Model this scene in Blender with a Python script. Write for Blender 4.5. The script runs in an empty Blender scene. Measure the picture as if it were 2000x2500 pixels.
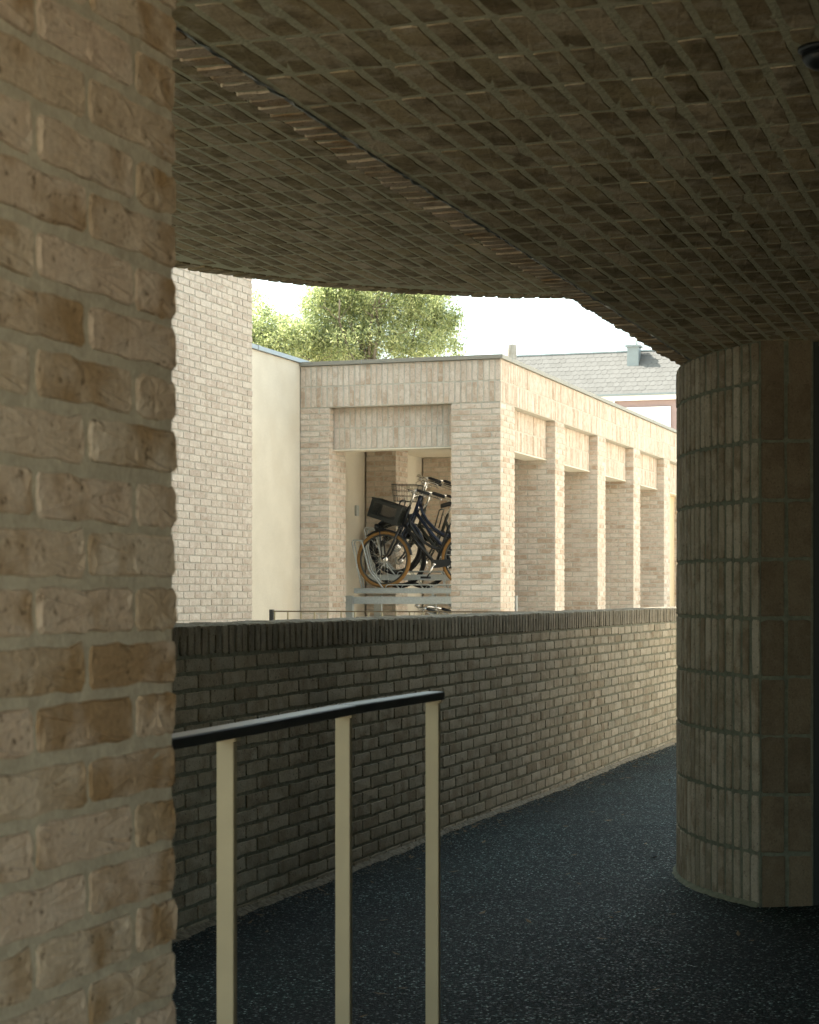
import bpy, math, random
import numpy as np
from mathutils import Matrix, Vector

random.seed(7)
rng = np.random.default_rng(7)
sc = bpy.context.scene
COL = sc.collection
R = math.radians

# ------------------------------------------------------------------ camera, sky, sun, exposure
EYE = 1.24
cam_d = bpy.data.cameras.new("camera")
cam = bpy.data.objects.new("camera", cam_d)
COL.objects.link(cam)
cam.location = (0, 0, EYE)
cam.rotation_euler = (R(90), 0, 0)
cam_d.sensor_width = 36
cam_d.lens = 4700 / 2500 * 36
cam_d.shift_y = 200 / 2500
cam_d.clip_start = 0.05
cam_d.clip_end = 2000
cam_d.dof.use_dof = True
cam_d.dof.focus_distance = 12
cam_d.dof.aperture_fstop = 16
sc.camera = cam

SUN_DIR = Vector((-0.65, 0.25, 0.74)).normalized()      # towards the sun
world = bpy.data.worlds.new("World")
sc.world = world
world.use_nodes = True
wn = world.node_tree.nodes
sky = wn.new("ShaderNodeTexSky")
sky.sky_type = 'NISHITA'
sky.sun_disc = False
sky.sun_elevation = math.asin(SUN_DIR.z)
sky.sun_rotation = math.atan2(SUN_DIR.x, SUN_DIR.y)
sky.air_density = 1.0
sky.dust_density = 3.0
sky.ozone_density = 1.0
wn["Background"].inputs[1].default_value = 0.15
hs = wn.new("ShaderNodeHueSaturation")            # hazy, nearly white summer sky
hs.inputs["Saturation"].default_value = 0.42
world.node_tree.links.new(sky.outputs[0], hs.inputs["Color"])
tint = wn.new("ShaderNodeMix")
tint.data_type, tint.blend_type = 'RGBA', 'MULTIPLY'
tint.inputs[0].default_value = 1.0
tint.inputs[7].default_value = (0.89, 1.0, 0.93, 1)
world.node_tree.links.new(hs.outputs[0], tint.inputs[6])
world.node_tree.links.new(tint.outputs[2], wn["Background"].inputs[0])

sun_d = bpy.data.lights.new("sun", 'SUN')
sun_d.energy = 5.0
sun_d.angle = R(0.5)
sun_d.color = (1.0, 0.93, 0.82)
sun = bpy.data.objects.new("sun", sun_d)
COL.objects.link(sun)
sun.rotation_euler = SUN_DIR.to_track_quat('Z', 'Y').to_euler()

sc.view_settings.view_transform = 'Standard'
sc.view_settings.look = 'None'
sc.view_settings.exposure = 2.2
sc.view_settings.gamma = 1
sc.view_settings.use_curve_mapping = False
sc.cycles.max_bounces = 10
sc.cycles.diffuse_bounces = 8
sc.cycles.caustics_reflective = False
sc.cycles.caustics_refractive = False
sc.cycles.sample_clamp_indirect = 6

# ------------------------------------------------------------------ passage frame: s runs along the passage, n to its right
SA, CA = 0.3168, 0.9485
D = Vector((SA, CA, 0))
N = Vector((CA, -SA, 0))
Z = Vector((0, 0, 1))

def P(s, n, z=0.0):
    return Vector((SA * s + CA * n, CA * s - SA * n, z))

def proj(p):
    """photo pixel (2000 wide) and distance of a world point"""
    y = max(p.y, 1e-3)
    return 1000 + 4700 * p.x / y, 1450 - 4700 * (p.z - EYE) / y, p.y

WORLD = {}

def link(name, mesh, parent=None, M=None, **props):
    o = bpy.data.objects.new(name, mesh)
    COL.objects.link(o)
    M = M or Matrix.Identity(4)
    WORLD[o] = M
    if parent is not None:
        o.parent = parent
        o.matrix_basis = WORLD[parent].inverted() @ M
    else:
        o.matrix_basis = M
    for k, v in props.items():
        o[k] = v
    return o

def thing(name, loc, label, category, group=None, rot=None):
    M = Matrix.Translation(Vector(loc))
    if rot is not None:
        M = M @ rot
    o = link(name, None, None, M, label=label, category=category)
    o.empty_display_size = 0.2
    if group:
        o["group"] = group
    return o

def mesh_np(name, v, f, mat=None, smooth=False):
    """f: list of faces or an (m,k) int array"""
    me = bpy.data.meshes.new(name)
    v = np.asarray(v, dtype=np.float32)
    if isinstance(f, np.ndarray):
        m, k = f.shape
        me.vertices.add(len(v))
        me.vertices.foreach_set("co", v.ravel())
        me.loops.add(m * k)
        me.loops.foreach_set("vertex_index", f.ravel().astype(np.int32))
        me.polygons.add(m)
        me.polygons.foreach_set("loop_start", np.arange(0, m * k, k, dtype=np.int32))
        me.polygons.foreach_set("loop_total", np.full(m, k, dtype=np.int32))
        me.update(calc_edges=True)
    else:
        me.from_pydata([tuple(map(float, p)) for p in v], [], f)
    if mat:
        me.materials.append(mat)
    me.polygons.foreach_set("use_smooth", [bool(smooth)] * len(me.polygons))
    return me

class Geo:
    """collects shapes into one mesh"""
    def __init__(self):
        self.v, self.f = [], []
    def add(self, v, f):
        b = len(self.v)
        self.v += [tuple(p) for p in v]
        self.f += [tuple(i + b for i in q) for q in f]
        return self
    def box8(self, c):
        return self.add(c, [(0, 3, 2, 1), (4, 5, 6, 7), (0, 1, 5, 4), (1, 2, 6, 5), (2, 3, 7, 6), (3, 0, 4, 7)])
    def box(self, x0, x1, y0, y1, z0, z1):
        return self.box8([(x0, y0, z0), (x1, y0, z0), (x1, y1, z0), (x0, y1, z0),
                          (x0, y0, z1), (x1, y0, z1), (x1, y1, z1), (x0, y1, z1)])
    def sbox(self, s0, s1, n0, n1, z0, z1):
        return self.box8([P(s0, n0, z0), P(s0, n1, z0), P(s1, n1, z0), P(s1, n0, z0),
                          P(s0, n0, z1), P(s0, n1, z1), P(s1, n1, z1), P(s1, n0, z1)])
    def prism(self, poly, z0, z1):
        """poly: list of Vectors (counter-clockwise from above)"""
        k = len(poly)
        v = [(p.x, p.y, z0) for p in poly] + [(p.x, p.y, z1) for p in poly]
        f = [tuple(range(k))[::-1], tuple(range(k, 2 * k))]
        f += [(i, (i + 1) % k, k + (i + 1) % k, k + i) for i in range(k)]
        return self.add(v, f)
    def tube(self, pts, r, seg=8, closed=False, rr=None):
        pts = [Vector(p) for p in pts]
        k = len(pts)
        up = None
        v = []
        for i, p in enumerate(pts):
            a = pts[(i - 1) % k] if (closed or i > 0) else pts[i]
            b = pts[(i + 1) % k] if (closed or i < k - 1) else pts[i]
            t = (b - a).normalized()
            if up is None:
                up = Vector((0, 0, 1)) if abs(t.z) < 0.9 else Vector((0, 1, 0))
            x = t.cross(up)
            if x.length < 1e-4:
                x = t.cross(Vector((1, 0, 0)))
            x.normalize()
            up = x.cross(t).normalized()
            q = rr[i] if rr else r
            for j in range(seg):
                a2 = 2 * math.pi * j / seg
                v.append(p + q * (math.cos(a2) * x + math.sin(a2) * up))
        f = []
        for i in range(k if closed else k - 1):
            for j in range(seg):
                i2 = (i + 1) % k
                f.append((i * seg + j, i * seg + (j + 1) % seg, i2 * seg + (j + 1) % seg, i2 * seg + j))
        if not closed:
            f.append(tuple(range(seg))[::-1])
            f.append(tuple((k - 1) * seg + j for j in range(seg)))
        return self.add(v, f)
    def lathe(self, prof, seg=16, M=None):
        """prof: (r, z) list turned about z"""
        v = []
        for r, z in prof:
            for j in range(seg):
                a = 2 * math.pi * j / seg
                p = Vector((r * math.cos(a), r * math.sin(a), z))
                v.append(M @ p if M else p)
        k = len(prof)
        f = [(i * seg + j, i * seg + (j + 1) % seg, (i + 1) * seg + (j + 1) % seg, (i + 1) * seg + j)
             for i in range(k - 1) for j in range(seg)]
        f.append(tuple(range(seg))[::-1])
        f.append(tuple((k - 1) * seg + j for j in range(seg)))
        return self.add(v, f)
    def mesh(self, name, mat=None, smooth=False):
        return mesh_np(name, self.v, self.f, mat, smooth)
    def obj(self, name, mat, parent=None, M=None, smooth=False, **props):
        return link(name, self.mesh(name, mat, smooth), parent, M, **props)
    def at(self, name, mat, parent, smooth=False, **props):
        """vertices given in world space, object placed at its parent's origin"""
        L = WORLD[parent] if parent is not None else Matrix.Identity(4)
        inv = L.inverted()
        self.v = [tuple(inv @ Vector(p)) for p in self.v]
        return link(name, self.mesh(name, mat, smooth), parent, L, **props)

# ------------------------------------------------------------------ materials
def new_mat(name):
    m = bpy.data.materials.new(name)
    m.use_nodes = True
    nt = m.node_tree
    return m, nt, nt.nodes["Principled BSDF"]

def nd(nt, t, **kw):
    n = nt.nodes.new(t)
    for k, v in kw.items():
        if k.startswith("i_"):
            n.inputs[int(k[2:])].default_value = v
        else:
            setattr(n, k, v)
    return n

def mixc(nt, fac, a, b, blend='MIX'):
    n = nt.nodes.new("ShaderNodeMix")
    n.data_type = 'RGBA'
    n.blend_type = blend
    for sock, val in ((0, fac), (6, a), (7, b)):
        if isinstance(val, (tuple, list)):
            n.inputs[sock].default_value = (*val[:3], 1)
        elif isinstance(val, (int, float)):
            n.inputs[sock].default_value = val
        else:
            nt.links.new(val, n.inputs[sock])
    return n.outputs[2]

def ramp(nt, src, stops, interp='LINEAR'):
    n = nt.nodes.new("ShaderNodeValToRGB")
    n.color_ramp.interpolation = interp
    e = n.color_ramp.elements
    while len(e) < len(stops):
        e.new(0.5)
    for el, (p, c) in zip(e, stops):
        el.position = p
        el.color = (*c, 1) if isinstance(c, tuple) else (c, c, c, 1)
    nt.links.new(src, n.inputs[0])
    return n.outputs[0]

def math_n(nt, op, a, b=0.0, c=None):
    n = nt.nodes.new("ShaderNodeMath")
    n.operation = op
    for i, val in enumerate((a, b) if c is None else (a, b, c)):
        if isinstance(val, (int, float)):
            n.inputs[i].default_value = val
        else:
            nt.links.new(val, n.inputs[i])
    return n.outputs[0]

def brick_material(name, tones, lime, burn, lime_amt=0.5, burn_amt=0.5, pits=0.6, bump=0.5):
    m, nt, bs = new_mat(name)
    L = nt.links
    oi = nt.nodes.new("ShaderNodeObjectInfo")
    ge = nt.nodes.new("ShaderNodeNewGeometry")
    rnd = math_n(nt, 'FRACT', math_n(nt, 'ADD', oi.outputs["Random"], ge.outputs["Random Per Island"]))
    rnd2 = math_n(nt, 'FRACT', math_n(nt, 'MULTIPLY', rnd, 17.31))
    tc = nt.nodes.new("ShaderNodeTexCoord")
    cx = nt.nodes.new("ShaderNodeCombineXYZ")
    L.new(math_n(nt, 'MULTIPLY', rnd, 37.0), cx.inputs[0])
    L.new(math_n(nt, 'MULTIPLY', rnd2, 53.0), cx.inputs[1])
    L.new(math_n(nt, 'MULTIPLY', rnd, 71.0), cx.inputs[2])
    va = nd(nt, "ShaderNodeVectorMath", operation='ADD')
    L.new(tc.outputs["Object"], va.inputs[0])
    L.new(cx.outputs[0], va.inputs[1])
    co = va.outputs[0]
    def noise(scale, detail=3, rough=0.6, dist=0.0):
        n = nd(nt, "ShaderNodeTexNoise")
        n.inputs["Scale"].default_value = scale
        n.inputs["Detail"].default_value = detail
        n.inputs["Roughness"].default_value = rough
        n.inputs["Distortion"].default_value = dist
        L.new(co, n.inputs["Vector"])
        return n.outputs["Fac"]
    base = ramp(nt, rnd, [(i / max(1, len(tones) - 1), t) for i, t in enumerate(tones)])
    n1 = noise(16, 4, 0.6, 0.4)
    n2 = noise(9, 3, 0.55)
    n3 = noise(70, 4, 0.65)
    n4 = noise(140, 2)
    f_l = math_n(nt, 'MULTIPLY', ramp(nt, n1, [(0.46, 0.0), (0.66, 1.0)]), lime_amt)
    c = mixc(nt, f_l, base, lime)
    thr = math_n(nt, 'MULTIPLY', ramp(nt, math_n(nt, 'ADD', n2, math_n(nt, 'MULTIPLY', rnd2, 0.16)), [(0.56, 0.0), (0.74, 1.0)]), burn_amt)
    c = mixc(nt, thr, c, burn)
    c = mixc(nt, math_n(nt, 'MULTIPLY', ramp(nt, n3, [(0.30, 1.0), (0.40, 0.0)]), pits), c, tuple(x * 0.35 for x in burn))
    g = ramp(nt, n4, [(0.25, 0.82), (0.75, 1.12)])
    c = mixc(nt, 1.0, c, g, 'MULTIPLY')
    L.new(c, bs.inputs["Base Color"])
    bs.inputs["Roughness"].default_value = 0.92
    bs.inputs["Specular IOR Level"].default_value = 0.15
    h = math_n(nt, 'ADD', math_n(nt, 'MULTIPLY', n1, 0.5), math_n(nt, 'ADD', n3, math_n(nt, 'MULTIPLY', n4, 0.3)))
    bp = nd(nt, "ShaderNodeBump")
    bp.inputs["Strength"].default_value = bump
    bp.inputs["Distance"].default_value = 0.004
    L.new(h, bp.inputs["Height"])
    L.new(bp.outputs[0], bs.inputs["Normal"])
    return m

def rough_material(name, c1, c2, scale=20, rough=0.9, bump=0.3, dist=0.004, spec=0.2, fine=150, stain=None):
    m, nt, bs = new_mat(name)
    L = nt.links
    tc = nt.nodes.new("ShaderNodeTexCoord")
    def noise(sc_, det=4):
        n = nd(nt, "ShaderNodeTexNoise")
        n.inputs["Scale"].default_value = sc_
        n.inputs["Detail"].default_value = det
        L.new(tc.outputs["Object"], n.inputs["Vector"])
        return n.outputs["Fac"]
    a, b = noise(scale), noise(fine, 2)
    c = mixc(nt, ramp(nt, a, [(0.35, 0.0), (0.65, 1.0)]), c1, c2)
    c = mixc(nt, 1.0, c, ramp(nt, b, [(0.25, 0.85), (0.75, 1.1)]), 'MULTIPLY')
    if stain:
        s_ = noise(1.3, 5)
        c = mixc(nt, ramp(nt, s_, [(0.52, 0.0), (0.75, 0.6)]), c, stain)
    L.new(c, bs.inputs["Base Color"])
    bs.inputs["Roughness"].default_value = rough
    bs.inputs["Specular IOR Level"].default_value = spec
    bp = nd(nt, "ShaderNodeBump")
    bp.inputs["Strength"].default_value = bump
    bp.inputs["Distance"].default_value = dist
    L.new(math_n(nt, 'ADD', a, math_n(nt, 'MULTIPLY', b, 0.6)), bp.inputs["Height"])
    L.new(bp.outputs[0], bs.inputs["Normal"])
    return m

def plain(name, col, rough=0.5, metal=0.0, spec=0.5, var=0.12, scale=25, bump=0.0):
    m, nt, bs = new_mat(name)
    L = nt.links
    tc = nt.nodes.new("ShaderNodeTexCoord")
    n = nd(nt, "ShaderNodeTexNoise")
    n.inputs["Scale"].default_value = scale
    n.inputs["Detail"].default_value = 4
    L.new(tc.outputs["Object"], n.inputs["Vector"])
    c = mixc(nt, n.outputs["Fac"], tuple(x * (1 - var) for x in col), tuple(min(1, x * (1 + var)) for x in col))
    L.new(c, bs.inputs["Base Color"])
    bs.inputs["Roughness"].default_value = rough
    bs.inputs["Metallic"].default_value = metal
    bs.inputs["Specular IOR Level"].default_value = spec
    if bump:
        bp = nd(nt, "ShaderNodeBump")
        bp.inputs["Strength"].default_value = bump
        bp.inputs["Distance"].default_value = 0.003
        L.new(n.outputs["Fac"], bp.inputs["Height"])
        L.new(bp.outputs[0], bs.inputs["Normal"])
    return m

BR = brick_material("brick_wall", [(0.40, 0.305, 0.20), (0.47, 0.365, 0.265), (0.50, 0.39, 0.29), (0.44, 0.345, 0.24), (0.52, 0.425, 0.315)],
                    (0.56, 0.48, 0.38), (0.27, 0.165, 0.07), 0.45, 0.8, 0.8, 0.75)
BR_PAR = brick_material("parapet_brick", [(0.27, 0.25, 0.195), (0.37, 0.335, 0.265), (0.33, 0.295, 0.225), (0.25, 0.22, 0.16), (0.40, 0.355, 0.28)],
                        (0.46, 0.41, 0.33), (0.20, 0.155, 0.10), 0.4, 0.6, 0.75)  # green cast of the passage shade mixed into the brick colour
BR_PALE = brick_material("pale_brick", [(0.44, 0.37, 0.31), (0.52, 0.46, 0.39), (0.48, 0.41, 0.35), (0.56, 0.50, 0.43)],
                         (0.64, 0.585, 0.51), (0.34, 0.26, 0.20), 0.6, 0.35, 0.55)
BR_SHED = brick_material("shed_brick", [(0.43, 0.33, 0.25), (0.53, 0.44, 0.365), (0.60, 0.515, 0.435), (0.58, 0.49, 0.41), (0.565, 0.47, 0.39), (0.60, 0.525, 0.45), (0.63, 0.56, 0.48)],
                         (0.68, 0.61, 0.53), (0.36, 0.25, 0.16), 0.55, 0.40)
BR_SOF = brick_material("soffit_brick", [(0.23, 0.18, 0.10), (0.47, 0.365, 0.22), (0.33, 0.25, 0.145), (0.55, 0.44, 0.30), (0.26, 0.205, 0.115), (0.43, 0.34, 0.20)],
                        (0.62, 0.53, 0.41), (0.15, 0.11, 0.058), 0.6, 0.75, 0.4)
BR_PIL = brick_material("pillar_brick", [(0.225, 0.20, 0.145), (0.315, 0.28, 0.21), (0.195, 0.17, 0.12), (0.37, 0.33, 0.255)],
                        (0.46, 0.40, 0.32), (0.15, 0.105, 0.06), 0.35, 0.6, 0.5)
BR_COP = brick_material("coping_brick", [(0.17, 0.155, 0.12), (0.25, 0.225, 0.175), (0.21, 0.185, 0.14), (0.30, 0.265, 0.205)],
                        (0.36, 0.33, 0.27), (0.13, 0.11, 0.075), 0.4, 0.6, 0.7)  # parapet brick made darker and greener; shade put into the colour
MORTAR = rough_material("mortar", (0.37, 0.325, 0.24), (0.45, 0.40, 0.30), 30, 0.95, 0.6, 0.004)
MORTAR_PALE = rough_material("pale_mortar", (0.36, 0.34, 0.29), (0.43, 0.41, 0.355), 30, 0.95, 0.4)
MORTAR_SHED = rough_material("shed_mortar", (0.46, 0.43, 0.365), (0.53, 0.50, 0.43), 30, 0.95, 0.5, 0.004)
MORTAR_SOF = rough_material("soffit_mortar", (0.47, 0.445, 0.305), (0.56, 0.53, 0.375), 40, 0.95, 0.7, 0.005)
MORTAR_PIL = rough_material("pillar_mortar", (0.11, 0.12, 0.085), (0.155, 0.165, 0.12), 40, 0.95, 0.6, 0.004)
MORTAR_PAR = rough_material("parapet_mortar", (0.15, 0.155, 0.115), (0.21, 0.215, 0.165), 40, 0.95, 0.6, 0.004)  # the parapet's green shade cast is mixed in here too
STUCCO = rough_material("cream_stucco", (0.61, 0.565, 0.475), (0.66, 0.615, 0.52), 3, 0.95, 0.15, 0.002, 0.1, 200, (0.55, 0.485, 0.38))
CEILING = rough_material("shed_ceiling_paint", (0.76, 0.70, 0.58), (0.80, 0.74, 0.62), 2, 0.9, 0.05)
COPING = plain("taupe_coping_metal", (0.25, 0.24, 0.205), 0.5, 0.0, 0.5, 0.05, 2)
ZINC = plain("zinc_trim", (0.33, 0.36, 0.39), 0.4, 0.6, 0.5, 0.1, 8)
GALV = plain("galvanised_steel", (0.46, 0.49, 0.48), 0.5, 0.2, 0.5, 0.25, 60)
BRASS = plain("bronze_painted_post", (0.385, 0.325, 0.205), 0.5, 0.25, 0.5, 0.10, 14, 0.05)
DARKSTEEL = plain("dark_rail_steel", (0.03, 0.032, 0.031), 0.38, 0.0, 0.5, 0.15, 30)
BLACK = plain("black_paint", (0.012, 0.014, 0.016), 0.35, 0.0, 0.5)
NAVY = plain("navy_paint", (0.015, 0.025, 0.055), 0.3, 0.0, 0.5)
DARKGREY = plain("dark_grey_paint", (0.045, 0.05, 0.045), 0.4)
CHROME = plain("chrome", (0.7, 0.7, 0.68), 0.15, 1.0, 0.5, 0.05)
TAN = plain("tan_tyre_rubber", (0.29, 0.155, 0.05), 0.75, 0, 0.3, 0.15, 15)
RUBBER = plain("black_rubber", (0.018, 0.018, 0.018), 0.75, 0, 0.3)
PLASTIC = plain("black_plastic_crate", (0.012, 0.016, 0.014), 0.4, 0, 0.5)
WHITE = plain("white_paint", (0.78, 0.78, 0.76), 0.45, 0, 0.5, 0.03)
REDP = plain("red_lens", (0.45, 0.02, 0.015), 0.3)
CONC = rough_material("weathered_concrete", (0.30, 0.28, 0.24), (0.46, 0.44, 0.40), 6, 0.9, 0.4)
SLATE = brick_material("roof_slate", [(0.104, 0.102, 0.096), (0.122, 0.120, 0.114), (0.112, 0.110, 0.104)], (0.13, 0.128, 0.122), (0.09, 0.088, 0.082), 0.3, 0.3, 0.1, 0.15)
LEAD = plain("lead_cladding", (0.17, 0.20, 0.21), 0.5, 0.2, 0.5, 0.15, 6)
SIDING = plain("dusty_red_siding", (0.25, 0.185, 0.178), 0.7, 0, 0.3, 0.1, 5)
ROOFFELT = rough_material("roof_felt", (0.10, 0.10, 0.10), (0.14, 0.14, 0.13), 5)
DARKWALL = rough_material("dark_blocker_plaster", (0.05, 0.05, 0.045), (0.07, 0.07, 0.06), 5)

def glass_mat():
    m, nt, bs = new_mat("window_glass")
    bs.inputs["Base Color"].default_value = (0.30, 0.34, 0.38, 1)
    bs.inputs["Roughness"].default_value = 0.05
    bs.inputs["Specular IOR Level"].default_value = 1.0
    bs.inputs["Metallic"].default_value = 0.6
    return m
GLASS = glass_mat()

def asphalt():
    m, nt, bs = new_mat("exposed_aggregate_path")
    L = nt.links
    tc = nt.nodes.new("ShaderNodeTexCoord")
    v = nd(nt, "ShaderNodeTexVoronoi")
    v.inputs["Scale"].default_value = 140
    v.inputs["Randomness"].default_value = 1.0
    L.new(tc.outputs["Object"], v.inputs["Vector"])
    hsv = nd(nt, "ShaderNodeSeparateColor")
    L.new(v.outputs["Color"], hsv.inputs[0])
    stone = ramp(nt, hsv.outputs[0], [(0.0, (0.002, 0.006, 0.0055)), (0.70, (0.005, 0.0135, 0.0125)), (0.88, (0.020, 0.046, 0.042)), (0.955, (0.05, 0.10, 0.092)), (0.985, (0.36, 0.46, 0.44))])  # stone colours carry a painted teal reflection of the sky
    edge = ramp(nt, v.outputs["Distance"], [(0.35, 1.0), (0.62, 0.30)])
    c = mixc(nt, 1.0, stone, edge, 'MULTIPLY')
    n = nd(nt, "ShaderNodeTexNoise")
    n.inputs["Scale"].default_value = 1.6
    n.inputs["Detail"].default_value = 5
    L.new(tc.outputs["Object"], n.inputs["Vector"])
    c = mixc(nt, 1.0, c, ramp(nt, n.outputs["Fac"], [(0.3, 0.55), (0.7, 1.5)]), 'MULTIPLY')
    n5 = nd(nt, "ShaderNodeTexNoise")
    n5.inputs["Scale"].default_value = 0.55
    n5.inputs["Detail"].default_value = 7
    n5.inputs["Roughness"].default_value = 0.65
    L.new(tc.outputs["Object"], n5.inputs["Vector"])
    c = mixc(nt, ramp(nt, n5.outputs["Fac"], [(0.52, 0.0), (0.72, 0.55)]), c, (0.030, 0.036, 0.031))
    L.new(c, bs.inputs["Base Color"])
    L.new(ramp(nt, hsv.outputs[1], [(0.0, 0.3), (0.12, 0.75), (1.0, 0.95)]), bs.inputs["Roughness"])
    bs.inputs["Specular IOR Level"].default_value = 0.12
    h = math_n(nt, 'ADD', math_n(nt, 'MULTIPLY', v.outputs["Distance"], -1.0), math_n(nt, 'MULTIPLY', hsv.outputs[2], 0.9))
    bp = nd(nt, "ShaderNodeBump")
    bp.inputs["Strength"].default_value = 0.9
    bp.inputs["Distance"].default_value = 0.006
    L.new(h, bp.inputs["Height"])
    L.new(bp.outputs[0], bs.inputs["Normal"])
    return m
PATH = asphalt()
PAVING = rough_material("pale_courtyard_gravel", (0.48, 0.42, 0.33), (0.56, 0.50, 0.40), 12, 0.95, 0.5, 0.01, 0.1, 90)

# ------------------------------------------------------------------ bricks
def brick_proto(w, h, depth, seed, fine=False, rough=1.0):
    """irregular hand-moulded brick: front at y=0 facing -y, centred on x and z"""
    r = random.Random(seed)
    nx, nz = (7, 3) if fine else (4, 2)
    if w < 0.13 and not fine:
        nx = 3
    pts = []
    def side(x0, z0, x1, z1, k):
        for i in range(k):
            t = i / k
            pts.append([x0 + (x1 - x0) * t, z0 + (z1 - z0) * t])
    c = 0.006
    a, b = w / 2, h / 2
    side(-a + c, -b, a - c, -b, nx); pts.append([a - c, -b])
    side(a, -b + c, a, b - c, nz - 1); pts.append([a, b - c])
    side(a - c, b, -a + c, b, nx); pts.append([-a + c, b])
    side(-a, b - c, -a, -b + c, nz - 1); pts.append([-a, -b + c])
    amp = 0.0013 * rough
    for p in pts:
        p[0] += r.gauss(0, amp); p[1] += r.gauss(0, amp)
    k = len(pts)
    rings = []
    if fine:
        spec = [(0.60, -0.0002, 0.0010), (0.88, 0.0000, 0.0011), (0.975, 0.0006, 0.0007), (1.0, 0.0022, 0.0006), (1.0, depth, 0)]
    else:
        spec = [(0.94, 0.0002, 0.0006), (1.0, 0.0026, 0.0006), (1.0, depth, 0)]
    for sc_, y, j in spec:
        ring = []
        for x, z in pts:
            ix = x - math.copysign(min(abs(x), (1 - sc_) * b * 1.2), x)
            iz = z * sc_ if sc_ > 0.8 or fine else z * sc_
            ring.append((ix, y + r.gauss(0, j), iz))
        rings.append(ring)
    v = [(r.gauss(0, 0.002), r.gauss(-0.0003, 0.0005), 0)] + [p for ring in rings for p in ring]
    f = [(0, 1 + i, 1 + (i + 1) % k) for i in range(k)]
    for q in range(len(rings) - 1):
        for i in range(k):
            a0, a1 = 1 + q * k + i, 1 + q * k + (i + 1) % k
            f.append((a0, a0 + k, a1 + k)); f.append((a0, a1 + k, a1))
    return np.array(v, dtype=np.float64), np.array(f, dtype=np.int64)

PROTO = {}
NVAR = 7
def protos(key):
    if key not in PROTO:
        w, h, d, fine = {'S': (0.208, 0.050, 0.035, False), 'H': (0.099, 0.050, 0.035, False), 'B': (0.099, 0.208, 0.035, False),
                         'Q': (0.046, 0.050, 0.035, False), 'K': (0.086, 0.046, 0.03, False), 'V': (0.206, 0.0415, 0.03, False), 'C': (0.101, 0.043, 0.03, False), 'PS': (0.206, 0.0465, 0.035, False), 'PH': (0.097, 0.0465, 0.035, False), 'F': (0.204, 0.0485, 0.03, False),
                         'NS': (0.208, 0.047, 0.06, True), 'NH': (0.099, 0.047, 0.06, True),
                         'L': (0.24, 0.33, 0.012, False)}[key]
        if key == 'L':
            lst = []
            for i in range(3):
                a, b = w / 2, h / 2
                v = np.array([(-a, 0, b), (a, 0, b), (a, 0, -b * 0.7), (a * 0.62, 0, -b), (-a * 0.62, 0, -b), (-a, 0, -b * 0.7),
                              (-a, .012, b), (a, .012, b), (a, .012, -b * 0.7), (a * 0.62, .012, -b), (-a * 0.62, .012, -b), (-a, .012, -b * 0.7)], dtype=float)
                v[:, 0] *= 0.985; v[:6, 2] += rng.normal(0, .004, 6)
                f = [(0, 5, 4), (0, 4, 3), (0, 3, 2), (0, 2, 1)]
                for q in range(6):
                    q2 = (q + 1) % 6
                    f += [(q, q2, q2 + 6), (q, q2 + 6, q + 6)]
                lst.append([v, np.array(f), {}])
            PROTO[key] = lst
        else:
            PROTO[key] = [[*brick_proto(w, h, d, hash((key[0], i)) % 9999 if False else 100 * ord(key[-1]) + i + (7000 if fine else 0), fine,
                                        1.0 if fine else 1.0), {}] for i in range(NVAR)]
    return PROTO[key]

def face_matrix(c, u, v):
    """brick with its length along u, height along v, front facing u x v"""
    w = u.cross(v)
    m = Matrix.Identity(4)
    for i in range(3):
        m[i][0], m[i][1], m[i][2], m[i][3] = u[i], -w[i], v[i], c[i]
    return m

def lay(parent, specs, mat, name="brick", limit=300, xr=(0, 2000), yr=(0, 2500), jit=1.0, bulk=None):
    """specs: (centre, u, v, type, scale_u). The `limit` bricks that show largest become parts, the rest one stuff part."""
    scored = []
    for c, u, v, key, su in specs:
        x, y, d = proj(c)
        vis = xr[0] <= x <= xr[1] and yr[0] <= y <= yr[1] and d > 0.3
        facing = u.cross(v).dot(Vector((0, 0, EYE)) - c)
        scored.append((0 if (vis and facing > 0) else 1, d if d > 0 else 99, c, u, v, key, su))
    scored.sort(key=lambda t: (t[0], t[1]))
    SV, SF, base = [], [], 0
    n_obj = 0
    for i, (nv, d, c, u, v, key, su) in enumerate(scored):
        pr = protos(key)
        k = random.randrange(len(pr))
        w = u.cross(v)
        a = random.gauss(0, 0.006) * jit
        u2 = (u + v * a).normalized()
        v2 = (v - u * a).normalized()
        cc = c + u * random.gauss(0, 0.0014) * jit + v * random.gauss(0, 0.0014) * jit + w * max(-0.0004, random.gauss(0, 0.0010) * jit)
        M = face_matrix(cc, u2, v2)
        if su != 1.0:
            M = M @ Matrix.Diagonal((su, 1, 1, 1))
        if random.random() < 0.5:
            pass
        if nv == 0 and n_obj < limit:
            cache = pr[k][2]
            if mat.name not in cache:
                cache[mat.name] = mesh_np(name, pr[k][0], pr[k][1], mat, smooth=False)
            link(name, cache[mat.name], parent, M)
            n_obj += 1
        else:
            Mn = np.array(WORLD[parent].inverted() @ M)
            vv = pr[k][0] @ Mn[:3, :3].T + Mn[:3, 3]
            SV.append(vv); SF.append(pr[k][1] + base); base += len(vv)
    if SV:
        me = mesh_np(bulk or name + "_field", np.concatenate(SV), np.concatenate(SF), mat)
        link(bulk or name + "work", me, parent, WORLD[parent], kind="stuff")

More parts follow.
